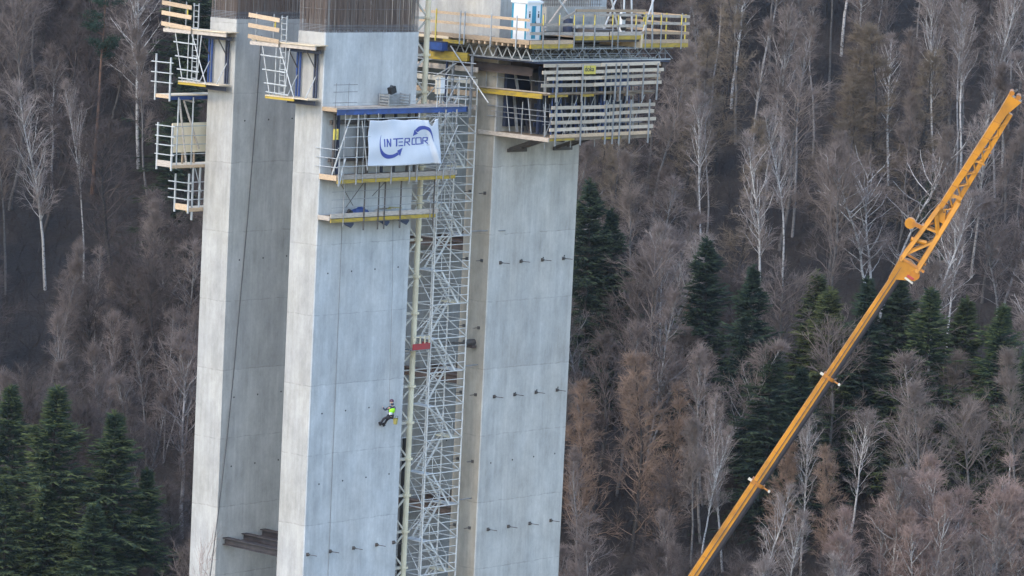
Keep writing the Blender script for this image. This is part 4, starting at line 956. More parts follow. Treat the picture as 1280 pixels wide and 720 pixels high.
b = MB(); b.tube(jp(38, -12, .15), jp(44, 8, .15), .13, 8); b.build('hydraulic_cylinder', 'orange', t)
b = MB(); b.beam(jp(58, -4, .1), jp(56, -22, .1), .22, .16, wv); b.build('sheave_arm', 'orange_dark', t)
b = MB(); b.tube(jp(54, -24, .14), jp(54, -24, -.14), .30, 18); b.build('top_sheave', 'orange', t)
for k in range(9):
    p = jp(62+6*k % 40, -3+16*((k*37) % 10)/10, .2*(k % 3-1)); q = jp(70+5*k % 36, 2+12*((k*53) % 10)/10, .2*((k+1) % 3-1))
    MB().beam(p, q, .07, .1).build('hose', ['orange_dark', 'dark_steel', 'orange'][k % 3], t)
for l0, l1, c in ((-26, -12, .05), (-26, -13, -.1)):           # hoist ropes over the top sheave
    MB().tube(jp(54, l0-5, c), jp(262, l1, c), .016, 5).build('hoist_rope', 'dark_steel', t); MB().tube(jp(54, l0-5, c), jp(-6, -12, c), .016, 5).build('hoist_rope', 'dark_steel', t)
for k in range(6): MB().beam(jp(100+24*k, -7.2-.3*k, .29), jp(101.5+24*k, 3.2, .29), .03, .03).build('weld_rib', 'orange_dark', t)
# jib: box chord widening to the tip, thin lower chord, zigzag lattice between
def jbox(a0, l0, h0, a1, l1, h1, c0, c1, name, mt):
    v = [jp(a0, l0, c0), jp(a0, h0, c0), jp(a0, h0, -c0), jp(a0, l0, -c0), jp(a1, l1, c1), jp(a1, h1, c1), jp(a1, h1, -c1), jp(a1, l1, -c1)]
    MB().add(v, [(3, 2, 1, 0), (4, 5, 6, 7), (0, 1, 5, 4), (1, 2, 6, 5), (2, 3, 7, 6), (3, 0, 4, 7)]).build(name, mt, t)
jbox(86, -6, .5, 235, -9, 2.5, .27, .30, 'jib_box', 'orange'); jbox(235, -9, 2.5, 258, -10.5, 10, .30, .34, 'jib_tip', 'orange')
jbox(76, -4, 15, 92, -6, 6, .2, .2, 'jib_gusset', 'orange')
jbox(84, 11, 17.5, 238, 3.5, 10, .12, .2, 'jib_lower_chord', 'orange')
b = MB(); a = 90; k = 0
while a < 222:
    f = (a-90)/145; up, lo = .2+2.*f, 13-5.5*f; nx_ = a+9
    for c in (.2, -.2):
        b.beam(jp(a, up if k % 2 == 0 else lo, c), jp(nx_, lo if k % 2 == 0 else up, c), .05, .06)
    a = nx_; k += 1
b.build('jib_lattice', 'orange', t)
for a in (112, 114, 165): b = MB(); b.beam(jp(a, 0, .2), jp(a+2, 16, .2), .06, .09); b.build('jib_strut', 'orange', t)
for l in (-8, 3): b = MB(); b.tube(jp(261, l, .3), jp(261, l, -.3), .14, 12); b.build('tip_sheave', 'orange_dark', t)
b = MB(); b.beam(jp(262, -6, 0), jp(268, -4, 0), .1, .12); b.beam(jp(262, 6, 0), jp(267, 12, 0), .08, .08); b.build('tip_bracket', 'dark_steel', t)
for a, l in ((178, 16), (184, 15)): b = MB(); b.beam(jp(a, 10, .1), jp(a-1, l, .1), .06, .06); b.build('lug', 'orange_dark', t)

# ------------------------------------------------------------------ trees: batched tube mesher
def tube_batch(P_, R, k):
    """P_ (n,m,3) polylines, R (n,m) radii -> verts, quads"""
    n, m_, _ = P_.shape
    d = np.gradient(P_, axis=1); d /= np.linalg.norm(d, axis=2, keepdims=True)+1e-9
    ref = np.where(np.abs(d[..., 2:3]) > .9, np.array([1., 0, 0]), np.array([0, 0, 1.]))
    a = np.cross(d, ref); a /= np.linalg.norm(a, axis=2, keepdims=True)+1e-9; b = np.cross(d, a)
    th = 2*np.pi*np.arange(k)/k
    V = P_[:, :, None, :] + R[:, :, None, None]*(a[:, :, None, :]*np.cos(th)[None, None, :, None]+b[:, :, None, :]*np.sin(th)[None, None, :, None])
    idx = np.arange(n*m_*k).reshape(n, m_, k)
    i0 = idx[:, :-1, :]; i1 = idx[:, 1:, :]
    F = np.stack([i0, np.roll(i0, -1, 2), np.roll(i1, -1, 2), i1], -1).reshape(-1, 4)
    return V.reshape(-1, 3), F
def mesh_from(batches, name, mt, mt2=None):
    vs_, fs, mi, o = [], [], [], 0
    for k_, (V, F) in enumerate(batches): vs_.append(V); fs.append(F+o); o += len(V); mi.append(np.full(len(F), 1 if mt2 and k_ else 0, np.int32))
    V = np.concatenate(vs_); F = np.concatenate(fs)
    me = bpy.data.meshes.new(name); me.vertices.add(len(V)); me.vertices.foreach_set('co', V.ravel().astype(np.float32))
    me.loops.add(F.size); me.loops.foreach_set('vertex_index', F.ravel().astype(np.int32))
    me.polygons.add(len(F)); me.polygons.foreach_set('loop_start', np.arange(0, F.size, 4, dtype=np.int32))
    me.materials.append(M[mt])
    if mt2: me.materials.append(M[mt2]); me.polygons.foreach_set('material_index', np.concatenate(mi))
    me.update(calc_edges=True); return me
def polyl(base, dirv, L, m_, curl, jit):
    """base (n,3), dirv (n,3), L (n,) -> (n,m,3); curl adds to direction z along the way"""
    n = len(base); out = np.zeros((n, m_, 3)); out[:, 0] = base; d = dirv.copy(); step = L/(m_-1)
    for i in range(1, m_):
        d = d + rng.normal(0, jit, (n, 3)); d[:, 2] += curl; d /= np.linalg.norm(d, axis=1, keepdims=True)
        out[:, i] = out[:, i-1]+d*step[:, None]
    return out
def pick(P_, t):                                     # interpolate points along polylines: P_ (n,m,3), t (n,k)
    m_ = P_.shape[1]; x = np.clip(t, 0, .999)*(m_-1); i = x.astype(int); f = (x-i)[..., None]
    r_ = np.arange(len(P_))[:, None]
    return P_[r_, i]*(1-f)+P_[r_, i+1]*f, P_[r_, i+1]-P_[r_, i]
def spread_dir(d, ang, az):                          # rotate d by ang around random azimuth
    d = d/(np.linalg.norm(d, axis=-1, keepdims=True)+1e-9)
    ref = np.where(np.abs(d[..., 2:3]) > .9, np.array([1., 0, 0]), np.array([0, 0, 1.]))
    a = np.cross(d, ref); a /= np.linalg.norm(a, axis=-1, keepdims=True); b = np.cross(d, a)
    return d*np.cos(ang)[..., None]+(a*np.cos(az)[..., None]+b*np.sin(az)[..., None])*np.sin(ang)[..., None]

def bare_tree(H, n1, Lmax, elev, h0, shape, n2, n3, tr, twl, droop, stems=1, twr=.013, lean=.03, b1r=.03, up1=.10, limbs=False):
    """returns (trunk batches, crown batches)"""
    tb, cb = [], []
    for s in range(stems):
        hs = H*(1 if s == 0 else rng.uniform(.75, .97))
        base = np.array([[0., 0., -.6]]) + (rng.normal(0, .12, (1, 3))*[1, 1, 0] if stems > 1 else 0)
        az = rng.uniform(0, 6.28); ln = lean if stems == 1 else rng.uniform(.08, .22)
        d0 = np.array([[math.cos(az)*ln, math.sin(az)*ln, 1.]]); d0 /= np.linalg.norm(d0)
        T = polyl(base, d0, np.array([hs+.6]), 12, .02, .05)
        tt = np.linspace(0, 1, 12); rad_ = (tr*(1-tt)**.8*(1 if stems == 1 else .72)+.014)[None]
        tb.append(tube_batch(T, rad_, 7))
        t1 = np.sort(h0+(1-h0)*rng.uniform(0, 1, n1)**.9*.985)[None]; p1, d1 = pick(T, t1); p1 = p1[0]; d1 = d1[0]
        rel = (t1[0]-h0)/(1-h0); L1 = Lmax*shape(rel)*rng.uniform(.65, 1.15, n1)+.25
        az1 = np.arange(n1)*2.4+rng.normal(0, .5, n1)
        el = R_(elev)+rng.normal(0, .16, n1)+rel*.25
        dir1 = np.stack([np.cos(az1)*np.cos(el), np.sin(az1)*np.cos(el), np.sin(el)], -1)
        B1 = polyl(p1, dir1, L1, 6, up1, .14); r1 = (b1r*(L1/Lmax)[:, None]+.010)*np.linspace(1, .3, 6)[None]
        (tb if stems > 1 or limbs else cb).append(tube_batch(B1, r1, 5))
        t2 = rng.uniform(.18, 1, (n1, n2)); p2, d2 = pick(B1, t2)
        dir2 = spread_dir(d2, rng.uniform(.4, 1.0, (n1, n2)), rng.uniform(0, 6.28, (n1, n2)))
        L2 = (L1[:, None]*.42*(1.15-t2*.7)*rng.uniform(.5, 1.2, (n1, n2))+.25)
        B2 = polyl(p2.reshape(-1, 3), dir2.reshape(-1, 3), L2.ravel(), 4, .08-droop*.5, .12)
        cb.append(tube_batch(B2, (twr*1.35)*np.linspace(1, .6, 4)[None]*np.ones((n1*n2, 1)), 3))
        t3 = rng.uniform(.1, 1, (n1*n2, n3)); p3, d3 = pick(B2, t3)
        dir3 = spread_dir(d3, rng.uniform(.3, .9, t3.shape), rng.uniform(0, 6.28, t3.shape))
        L3 = twl*rng.uniform(.5, 1.3, t3.size)
        B3 = polyl(p3.reshape(-1, 3), dir3.reshape(-1, 3), L3, 3, .1-droop, .15)
        cb.append(tube_batch(B3, twr*np.linspace(1, .45, 3)[None]*np.ones((t3.size, 1)), 3))
    return tb, cb
egg = lambda x: np.clip(np.sin(np.pi*np.clip(x*.92+.12, 0, 1))**.7, .08, 1)
cone = lambda x: np.clip((1-x)**.75, .06, 1)
vase = lambda x: np.clip(.55+.6*x-.95*np.clip(x-.55, 0, 1)**1.1, .1, 1)
slim = lambda x: np.clip(.35+.65*np.sin(np.pi*np.clip(x*.8+.15, 0, 1)), .1, 1)*np.clip((1-x)*2.2, .12, 1)

def spruce(H, Lm, seedless=0, gap=.36, perw=9, ragged=.28):
    tb = [tube_batch(polyl(np.array([[0, 0, -.5]]), np.array([[0, 0, 1.]]), np.array([H+.4]), 8, 0, .006), (.20*np.linspace(1, .05, 8))[None], 7)]
    hs = []; h = 1.0
    while h < H-.2: hs.append(h); h += gap*(1-.45*h/H)
    hs = np.array(hs); n = len(hs)*perw
    az0 = rng.uniform(0, 6.28)
    hh = np.repeat(hs, perw)+rng.uniform(-.3, .3, n); rel = 1-hh/H
    L1 = Lm*np.clip(rel, .01, 1)**.72*np.clip((H-hh)/2.6, .15, 1)**.5*np.clip(.75+.25*np.sin(hh*1.9+az0), .4, 1)*rng.uniform(1-ragged*1.6, 1+ragged, n)+.08
    az = rng.uniform(0, 6.28, n); el = R_(-16)+R_(50)*(1-rel)**2.2+rng.normal(0, .1, n)
    d = np.stack([np.cos(az)*np.cos(el), np.sin(az)*np.cos(el), np.sin(el)], -1)
    p = np.stack([np.zeros(n), np.zeros(n), hh], -1)
    B = polyl(p, d, L1, 5, .045, .04)
    tb.append(tube_batch(B, (.022*(L1/Lm)[:, None]+.006)*np.linspace(1, .3, 5)[None], 3))
    k = 44; t = rng.uniform(.08, 1., (n, k))**.8; keep = rng.uniform(0, 1, (n, k)) < np.clip(L1/Lm*1.15+.22, 0, 1)[:, None]
    q, dd = pick(B, t)
    side = np.where(rng.uniform(0, 1, (n, k)) < .5, 1., -1.)
    dn = dd/(np.linalg.norm(dd, axis=-1, keepdims=True)+1e-9); lat = np.cross(dn, np.array([0, 0, 1.])); lat /= np.linalg.norm(lat, axis=-1, keepdims=True)+1e-9
    sd = dn*.75+lat*side[..., None]*rng.uniform(.3, .9, (n, k, 1)); sd[..., 2] += rng.uniform(-.45, .12, (n, k))
    sd /= np.linalg.norm(sd, axis=-1, keepdims=True)
    tk = t[keep]; q, sd = q[keep], sd[keep]; Ls = rng.uniform(.25, .62, len(q))*(.55+.45*np.minimum(1, Lm/3))
    S = polyl(q, sd, Ls, 3, -.04, .06)
    W = np.array([.022, .036, .008])[None]*rng.uniform(.7, 1.3, (len(q), 1)); out = tk+rng.normal(0, .12, len(q)) > .80
    lead = polyl(np.repeat(np.array([[0, 0, H-.9]]), 60, 0)+np.stack([np.zeros(60), np.zeros(60), rng.uniform(0, 1.2, 60)], -1), spread_dir(np.repeat(np.array([[0, 0, 1.]]), 60, 0), rng.uniform(.5, 1.1, 60), rng.uniform(0, 6.28, 60)), rng.uniform(.15, .4, 60), 3, .05, .05)
    cb = [tube_batch(S[~out], W[~out], 3), tube_batch(np.concatenate([S[out], lead]), np.concatenate([W[out], np.repeat(np.array([[.02, .03, .008]]), 60, 0)]), 3)]
    return tb, cb
def pine(H):
    T = polyl(np.array([[0, 0, -.5]]), np.array([[.02, 0, 1.]]), np.array([H+.3]), 10, 0, .02); tb = [tube_batch(T, (.24*np.linspace(1, .25, 10))[None], 7)]
    n = 26; t1 = rng.uniform(.66, .99, n)[None]; p1, _ = pick(T, t1); az = rng.uniform(0, 6.28, n); el = rng.uniform(0, .7, n)
    B = polyl(p1[0], np.stack([np.cos(az)*np.cos(el), np.sin(az)*np.cos(el), np.sin(el)], -1), rng.uniform(1.2, 2.8, n), 5, .05, .1)
    tb.append(tube_batch(B, .05*np.linspace(1, .3, 5)[None]*np.ones((n, 1)), 4))
    t = rng.uniform(.4, 1, (n, 90)); q, _ = pick(B, t); q = q.reshape(-1, 3)+rng.normal(0, .28, (n*90, 3))*[1, 1, .5]
    dd = rng.normal(0, 1, q.shape); dd[:, 2] = np.abs(dd[:, 2])*.6; dd /= np.linalg.norm(dd, axis=1, keepdims=True)
    S = polyl(q, dd, rng.uniform(.2, .4, len(q)), 3, .05, .1)
    return tb, [tube_batch(S, np.array([.02, .035, .01])[None]*np.ones((len(q), 1)), 3)]

PROTO = {}
def proto(kind, mk, nvar, bk, tw, name):
    L_ = []
    for v in range(nvar):
        tb, cb = mk(v)
        L_.append((mesh_from(tb, name+'_trunk', bk), mesh_from(cb, name+'_crown', tw, tw+'_tip' if tw+'_tip' in M else None)))
    PROTO[kind] = (name, L_)
proto('birch', lambda v: bare_tree(19, 42, 3.6, 48, .34+.04*(v % 2), egg, 7, 6, .15, .75, .08, twr=.0135, up1=.12, limbs=True, b1r=.036, lean=.06), 4, 'bark_birch', 'twig_birch', 'birch_tree')
proto('birch_soft', lambda v: bare_tree(15, 34, 2.6, 52, .3, egg, 8, 6, .11, .7, .06, stems=1+v % 2, twr=.0125, up1=.12, limbs=True, b1r=.026, lean=.08), 4, 'bark_soft', 'twig_soft', 'birch_tree')
proto('birch_multi', lambda v: bare_tree(18, 26, 4.2, 40, .30, vase, 7, 5, .15, .8, .04, stems=3, twr=.0135, b1r=.045), 3, 'bark_birch', 'twig_birch', 'birch_tree')
proto('birch_pink', lambda v: bare_tree(14, 30, 2.8, 45, .25, egg, 8, 7, .12, .7, .06, stems=3, twr=.013, b1r=.035), 3, 'bark_birch', 'twig_pink', 'birch_tree')
proto('slim', lambda v: bare_tree(21, 40, 2.2, 52, .45, slim, 8, 8, .13, .8, .02, twr=.013, lean=.07), 4, 'bark_grey', 'twig_grey', 'slender_tree')
proto('wisp', lambda v: bare_tree(18, 34, 3.6, 44, .35, vase, 5, 5, .08, .9, .05, stems=2, twr=.006, b1r=.016), 2, 'twig_birch', 'twig_pink', 'birch_tree'); HT_W = 18
proto('stem', lambda v: bare_tree(22, 26, 2.0, 55, .58, slim, 7, 6, .12, .7, .02, twr=.013, lean=.05, limbs=True), 4, 'bark_soft', 'twig_grey', 'slender_tree')
proto('bare', lambda v: bare_tree(18, 40, 4.6, 42, .25, (vase, egg, slim)[v % 3], 8, 8, .19, .85, .03, stems=1+(v == 4), twr=.0125, b1r=.05, lean=.1), 6, 'bark_grey', 'twig_grey', 'bare_tree')
proto('dark', lambda v: bare_tree(17, 40, 4.0, 45, .22, (egg, vase)[v % 2], 8, 8, .16, .8, .03, stems=1+(v == 3), twr=.0125, b1r=.04, lean=.1), 5, 'bark_dark', 'twig_dark', 'bare_tree')
proto('larch', lambda v: bare_tree(20, 90, 3.0, 12, .12, cone, 8, 6, .18, .6, .08, twr=.013, up1=.05, b1r=.025), 3, 'bark_dark', 'twig_larch', 'larch_tree')
proto('rust', lambda v: bare_tree(15, 64, 3.3, 38, .10, cone, 8, 7, .14, .65, .04, twr=.013, up1=.08), 3, 'bark_dark', 'twig_rust', 'bushy_tree')
proto('spruce', lambda v: spruce(22, 5.3), 3, 'bark_dark', 'needle', 'spruce_tree')
proto('spruce_dark', lambda v: spruce(20, 4.6), 2, 'bark_dark', 'needle_dark', 'spruce_tree')
proto('spruce_olive', lambda v: spruce(16, 4.6, ragged=.36), 2, 'bark_dark', 'needle_olive', 'spruce_tree')
proto('pine', lambda v: pine(21), 1, 'bark_pine', 'needle', 'pine_tree')
HT = dict(stem=22, birch_soft=15, wisp=18, birch=19, birch_multi=18, birch_pink=14, slim=21, bare=18, dark=17, larch=20, rust=15, spruce=22, spruce_dark=20, spruce_olive=16, pine=21)
counts = {}
placed = []; clear = []
def plant(kind, d, l, h, label, group, spread=1.):
    name, L_ = PROTO[kind]; i = counts.get(kind, 0); counts[kind] = i+1
    tm, cm = L_[i % len(L_)]
    p = wpos(d, l); s = h/HT[kind]
    r = thing(name, label, 'tree', (p[0], p[1], p[2]), group)
    r.scale = (s*spread, s*spread, s); r.rotation_euler = (0, 0, random.uniform(0, 6.28))
    for nm, me in (('trunk', tm), ('crown', cm)):
        o = bpy.data.objects.new(nm, me); COL.objects.link(o); o.parent = r
    placed.append((d, l)); return r
def plant_px(kind, x, ytop, h, label, group=None, spread=1.):
    lo, hi = 262., 620.
    for _ in range(40):                              # distance at which a tree of height h has its top on that sight line
        mid = (lo+hi)/2; p = at(x, ytop, mid); l = float((p-CAM)@r0)
        if p[2] - (float(gz(mid, l))+h) > 0: lo = mid
        else: hi = mid
    return plant(kind, mid, l, h, label, group, spread)

TREES = [
 # kind, x, y of the top, height, label
 ('birch', 66, 104, 19, 'tall pale birch, wider of two white birches left of the outer leg', None, 1.),
 ('birch', 113, 97, 19, 'slender pale birch with a narrow crown, beside the wider white birch', None, .55),
 ('pine', 124, -14, 20, 'tall pine with a bare reddish trunk above the two white birches', None, 1.),
 ('bare', 20, 15, 19, 'large grey bare tree cut by the picture edge at upper left', None, 1.1),
 ('birch', 182, -30, 19, 'pale birch with drooping boughs reaching the top edge left of the outer platform', None, 1.2),
 ('birch_soft', 82, 300, 12, 'short pale birch at the foot of the two tall white birches', None, .7),
 ('birch_soft', 124, 310, 11, 'small pale birch with a fan crown under the slender white birch', None, .9),
 ('birch_soft', 76, 398, 14, 'thin pale birch rising behind the twin spruces', None, .8),
 ('birch_soft', 132, 388, 14, 'pale birch standing behind the spruces with forked top', None, 1.),
 ('birch_soft', 190, 405, 12, 'pinkish birch near the foot of the outer leg', 'pinkish birches beside the outer leg', .9),
 ('birch_soft', 212, 388, 13, 'pinkish birch near the foot of the outer leg', 'pinkish birches beside the outer leg', .9),
 ('birch_soft', 234, 398, 12, 'pinkish birch near the foot of the outer leg', 'pinkish birches beside the outer leg', .9),
 ('spruce_dark', 246, -60, 22, 'dark spruce directly behind the outer leg platforms', None, 1.3),
 ('spruce_dark', 232, 90, 18, 'dark spruce behind the hanging outer decks', None, 1.3),
 ('spruce', 14, 486, 20, 'spruce cut by the picture edge at lower left', None, 1.3),
 ('spruce', 72, 488, 22, 'tallest broad spruce of the lower left clump', None, 1.4),
 ('spruce', 144, 518, 20, 'spruce with a pointed top standing between its clump and the outer leg', None, 1.45),
 ('spruce', 6, 598, 16, 'low green spruce in front of the clump at the picture corner', None, 1.45),
 ('spruce', 118, 634, 15, 'low spruce in front of the pointed one', None, 1.6),
 ('spruce', 184, 588, 15, 'narrow spruce closest to the outer leg', None, 1.3),
 ('spruce', 60, 610, 15, 'low spruce in the middle of the lower left clump', None, 1.5),
 ('spruce_dark', 738, 228, 20, 'dark spruce half hidden by the concrete leg with rods', None, 1.2),
 ('spruce_dark', 765, 265, 17, 'dark spruce just clear of the concrete leg with rods', None, 1.2),
 ('spruce_dark', 884, 300, 18, 'dark pointed spruce standing alone among brown bare trees', None, 1.32),
 ('spruce_dark', 942, 336, 18, 'slim dark spruce between the lone spruce and the crane boom', None, 1.20),
 ('spruce_olive', 1022, 342, 16, 'bright green spruce, tallest beside the crane boom', None, 1.20),
 ('spruce_olive', 1038, 364, 16, 'olive green broad spruce touching the crane boom', None, 1.38),
 ('spruce_dark', 966, 430, 16, 'dark spruce low beside the crane boom', None, 1.44),
 ('spruce_dark', 1003, 462, 13, 'small dark spruce just above the upper boom collar', None, 1.44),
 ('spruce_dark', 1085, 350, 18, 'dark spruce partly behind the crane boom', 'dark spruces around the boom', 1.32),
 ('spruce_dark', 1124, 342, 18, 'dark spruce partly behind the crane boom', 'dark spruces around the boom', 1.44),
 ('spruce', 1164, 364, 18, 'bushy green spruce between the boom and the olive pine like crown', None, 1.56),
 ('spruce_olive', 1209, 374, 14, 'yellow green spruce with a ragged round crown on the far side of the boom', None, 1.32),
 ('spruce', 1254, 384, 18, 'green spruce close to the picture edge right of the yellow green one', None, 1.44),
 ('spruce_olive', 1225, 455, 9, 'small young spruce under the yellow green one', None, .9),
 ('spruce', 1284, 440, 16, 'spruce cut by the picture edge on the far right', None, 1.1),
 ('spruce_dark', 1166, 218, 10, 'faint dark spruce far up the slope beside the jib', None, 1.),
 ('larch', 858, 40, 20, 'brown larch cone nearest the planked platforms', 'brown larches high on the slope', 1.2),
 ('larch', 1046, 28, 20, 'brown larch with a full cone crown upslope', 'brown larches high on the slope', 1.2),
 ('larch', 1092, 30, 20, 'brown larch with a full cone crown upslope', 'brown larches high on the slope', 1.3),
 ('larch', 1128, 60, 19, 'brown larch with a full cone crown upslope', 'brown larches high on the slope', 1.4),
 ('larch', 1075, 95, 17, 'brown larch with a full cone crown upslope', 'brown larches high on the slope', 1.4),
 ('larch', 905, -20, 19, 'reddish larch touching the top edge', None, 1.2),
 ('rust', 738, 478, 14, 'rusty brown dense tree beside the concrete leg with rods', None, 1.2),
 ('rust', 802, 446, 16, 'tallest rusty brown tree near the concrete leg with rods', None, 1.2),
 ('rust', 838, 480, 14, 'rusty brown tree with a dense crown right of the tallest one', None, 1.),
 ('rust', 1052, 562, 12, 'rusty cone shaped tree right of the boom', None, 1.1),
 ('rust', 984, 556, 11, 'rusty cone shaped tree directly behind the boom', None, 1.),
 ('birch', 888, 118, 17, 'pale birch standing alone in the middle of the slope', None, .8),
 ('birch', 960, 166, 17, 'tall white stemmed birch above the slim dark spruce', None, 1.),
 ('birch', 990, 132, 17, 'white stemmed birch beside the tall one in mid slope', None, .8),
 ('bare', 1048, 190, 17, 'grey bare tree with upswept branches upslope of the boom', None, 1.),
 ('birch_multi', 1108, 172, 17, 'large forked silver birch spreading just left of the jib foot', None, 1.35),
 ('birch', 1196, 222, 17, 'birch with a straight white stem right of the jib foot', None, .8),
 ('birch', 985, 10, 19, 'tall white stemmed birch crossing the top edge beside the larches', None, .9),
 ('birch', 1238, -30, 20, 'tall white birch stem behind the jib tip', 'white stems behind the jib tip', .8),
 ('birch', 1215, -20, 20, 'tall white birch stem behind the jib tip', 'white stems behind the jib tip', .8),
 ('birch', 1268, -40, 20, 'tall white birch stem behind the jib tip', 'white stems behind the jib tip', .8),
 ('birch', 1180, -20, 20, 'white birch stem left of the jib tip', None, .8),
 ('birch_pink', 1192, 578, 13, 'pinkish many stemmed birch, tallest at lower right', None, 1.2),
 ('birch_pink', 1246, 576, 13, 'pinkish many stemmed birch at the lower right corner', None, 1.2),
 ('birch_pink', 1112, 600, 12, 'pinkish many stemmed birch nearest the boom', None, 1.2),
 ('birch_pink', 1155, 618, 12, 'pinkish many stemmed birch between two taller ones', None, 1.2),
 ('birch_pink', 1288, 600, 12, 'pinkish many stemmed birch cut by the right edge', None, 1.2),
 ('birch_pink', 1065, 640, 11, 'pinkish birch low beside the boom', None, 1.1),
 ('birch', 952, 606, 13, 'pale birch below the boom with a fine crown', 'pale birches low under the boom', 1.),
 ('birch', 985, 628, 12, 'pale birch below the boom with a fine crown', 'pale birches low under the boom', 1.1),
 ('birch', 1012, 520, 13, 'leaning pale birch just right of the boom', None, .9),
 ('birch', 1072, 512, 12, 'white birch with upright sprays right of the boom', None, 1.2),
 ('birch', 915, 500, 14, 'white birch with upright sprays left of the boom', None, .9),
 ('birch', 885, 525, 13, 'white birch beside the one left of the boom', None, .8),
 ('birch_soft', 848, 640, 12, 'white birch near the bottom edge between leg and boom', None, .9),
 ('birch_soft', 730, 560, 13, 'white birch stem beside the base of the leg with rods', None, .8),
 ('bare', 1180, 440, 13, 'wide grey bush like tree under the spruces at right', None, 1.3),
 ('bare', 820, 330, 16, 'grey bare tree with a dense crown above the rusty ones', None, 1.3),
 ('bare', 1270, 500, 12, 'grey bare tree at the right edge under the spruces', None, 1.2),
 ('wisp', 205, 676, 18, 'bare twiggy birch reaching up in front of the outer leg foot', None, .8),
 ('wisp', 262, 662, 18, 'bare pinkish twiggy tree growing just before the outer leg foot', None, .8),
]
for k_ in TREES:
    plant_px(*k_[:4], k_[4], k_[5], k_[6])
    if k_[1:3] in ((66, 104), (113, 97), (124, -14), (960, 166), (888, 118), (1108, 172), (1196, 222), (990, 132), (182, -30), (1048, 190)): clear.append(placed[-1])
# the two trees before the leg foot stand nearer than the legs
for r in [o for o in COL.objects if o.parent is None and str(o.get('label', '')).endswith('outer leg foot')]:
    a = 'reaching' in r['label']
    p = at(196 if a else 266, 684 if a else 676, 206.); r.location = (p[0], p[1], GROUND); sc = (p[2]-GROUND)/20.5; r.scale = (sc*.42, sc*.42, sc)

LAB = {'stem': ('tall thin stemmed tree with its small crown high up, among others like it', 'thin stems of the upper slope'), 'birch_soft': ('dull barked thin birch among the crowded trees of the slope', 'dull birches of the slope'), 'birch': ('white stemmed bare birch among the crowded trees of the slope', 'birches of the slope'), 'slim': ('slender grey bare tree among the crowded trees of the slope', 'slender trees of the slope'),
       'bare': ('spreading grey bare tree among the crowded trees of the slope', 'grey trees of the slope'), 'dark': ('dark purplish bare tree in the shaded parts of the slope', 'dark trees of the slope'),
       'larch': ('brown bare larch scattered among other trees of the slope', 'larches of the slope'), 'rust': ('rusty brown bare tree scattered among other trees of the slope', 'rusty trees of the slope')}
sp = 4.75
d = 288.
while d < 452:
    half = .135*d+10
    l = -half + random.uniform(0, sp)
    while l < half:
        dd, ll = d+random.uniform(-2.2, 2.2), l+random.uniform(-2., 2.)
        l += sp*(1+.2*random.random())
        if min((dd-a)**2+(ll-b_)**2 for a, b_ in placed) < 3.2**2: continue
        if any(abs(ll-b_) < 2.6 and 0 < a-dd < 24 for a, b_ in clear): continue
        fx = ll/(.129*dd)                              # -1..1 across the view
        u = random.random()
        if fx < -.35: kind = 'dark' if u < .62 else 'birch_soft' if u < .74 else 'slim' if u < .88 else 'bare'
        elif dd < 345: kind = 'birch' if u < .12 else 'birch_soft' if u < .28 else 'bare' if u < .50 else 'rust' if u < .62 else 'dark' if u < .9 else 'slim'
        elif fx > .35 and dd > 372: kind = 'stem' if u < .34 else 'birch' if u < .42 else 'slim' if u < .66 else 'dark' if u < .86 else 'bare'
        else: kind = 'bare' if u < .32 else 'birch' if u < .42 else 'birch_soft' if u < .54 else 'slim' if u < .66 else 'dark' if u < .90 else 'larch'
        h = dict(stem=20, birch_soft=15.5, birch=17, slim=19, bare=15.5, dark=14.5, larch=18, rust=12)[kind]*random.uniform(.75, 1.1)
        if dd < 312: h *= .8
        plant(kind, dd, ll, h, *LAB[kind], random.uniform(1.0, 1.5) if kind in ('bare', 'dark', 'birch_soft') else random.uniform(.9, 1.3))
    d += sp*.92

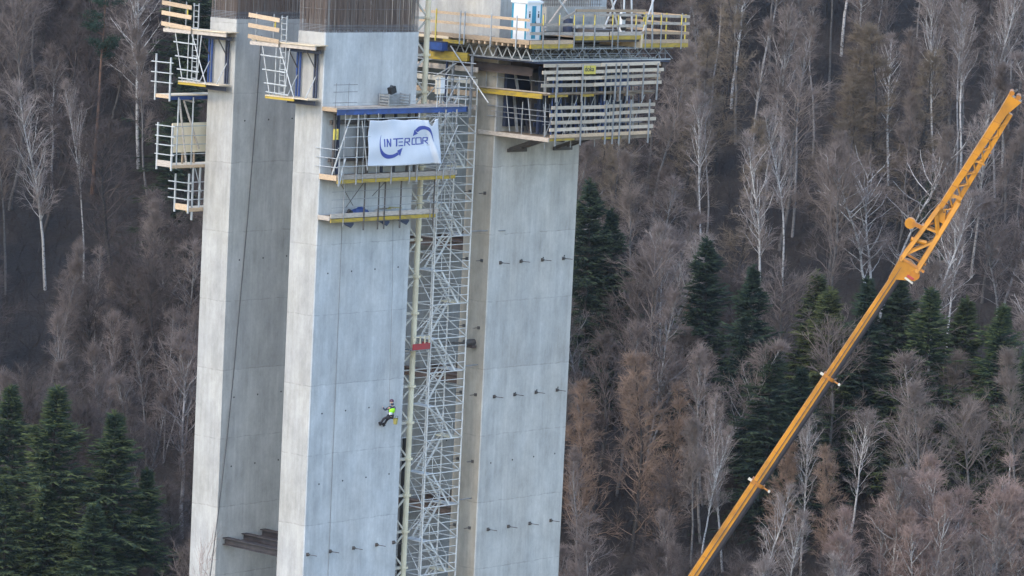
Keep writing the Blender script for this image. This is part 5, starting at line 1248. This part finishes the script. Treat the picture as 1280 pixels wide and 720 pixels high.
# undergrowth: brush no one could count
def brush():
    n = 20000; D = rng.uniform(286, 446, n); Lr = rng.uniform(-1, 1, n)*(.135*D+8)
    X = CAM[0]+fwh[0]*D+r0[0]*Lr; Y = CAM[1]+fwh[1]*D+r0[1]*Lr; Z = gz(D, Lr)-.1
    base = np.stack([X, Y, Z], -1)
    az = rng.uniform(0, 6.28, n); el = rng.uniform(.7, 1.5, n)
    dv = np.stack([np.cos(az)*np.cos(el), np.sin(az)*np.cos(el), np.sin(el)], -1)
    B = polyl(base, dv, rng.uniform(1.2, 4.2, n), 4, -.02, .12)
    b1 = tube_batch(B, .02*np.linspace(1, .4, 4)[None]*np.ones((n, 1)), 3)
    t3 = rng.uniform(.2, 1, (n, 4)); p3, d3 = pick(B, t3)
    S = polyl(p3.reshape(-1, 3), spread_dir(d3, rng.uniform(.3, .9, t3.shape), rng.uniform(0, 6.28, t3.shape)).reshape(-1, 3), rng.uniform(.5, 1.4, n*4), 3, 0, .1)
    b2 = tube_batch(S, .013*np.linspace(1, .5, 3)[None]*np.ones((n*4, 1)), 3)
    o = bpy.data.objects.new('undergrowth', mesh_from([b1, b2], 'undergrowth', 'undergrowth')); COL.objects.link(o)
    tag(o, 'dark tangled brush covering the forest floor', 'undergrowth', kind='stuff')
brush()
print('trees', len(placed), counts)

# thin valley air
def haze():
    Ds = (-40, 640); b = MB(); P_ = []
    for d, l in ((-40, -170), (640, -170), (640, 170), (-40, 170)):
        p = CAM[:2]+fwh[:2]*d+r0[:2]*l; P_.append((p[0], p[1]))
    zt = float(gz(640, 0))+30
    b.add([(x, y, -20) for x, y in P_]+[(x, y, zt) for x, y in P_], [(0, 1, 2, 3), (7, 6, 5, 4), (0, 4, 5, 1), (1, 5, 6, 2), (2, 6, 7, 3), (3, 7, 4, 0)])
    mt = bpy.data.materials.new('air'); mt.use_nodes = True; t = mt.node_tree; t.nodes.remove(t.nodes['Principled BSDF'])
    v = t.nodes.new('ShaderNodeVolumePrincipled'); v.inputs['Color'].default_value = (.86, .90, .95, 1); v.inputs['Density'].default_value = HAZE; v.inputs['Anisotropy'].default_value = .2
    t.links.new(v.outputs[0], t.nodes['Material Output'].inputs['Volume'])
    tag(b.build('haze', mt), kind='stuff')
HAZE = .000045
haze()
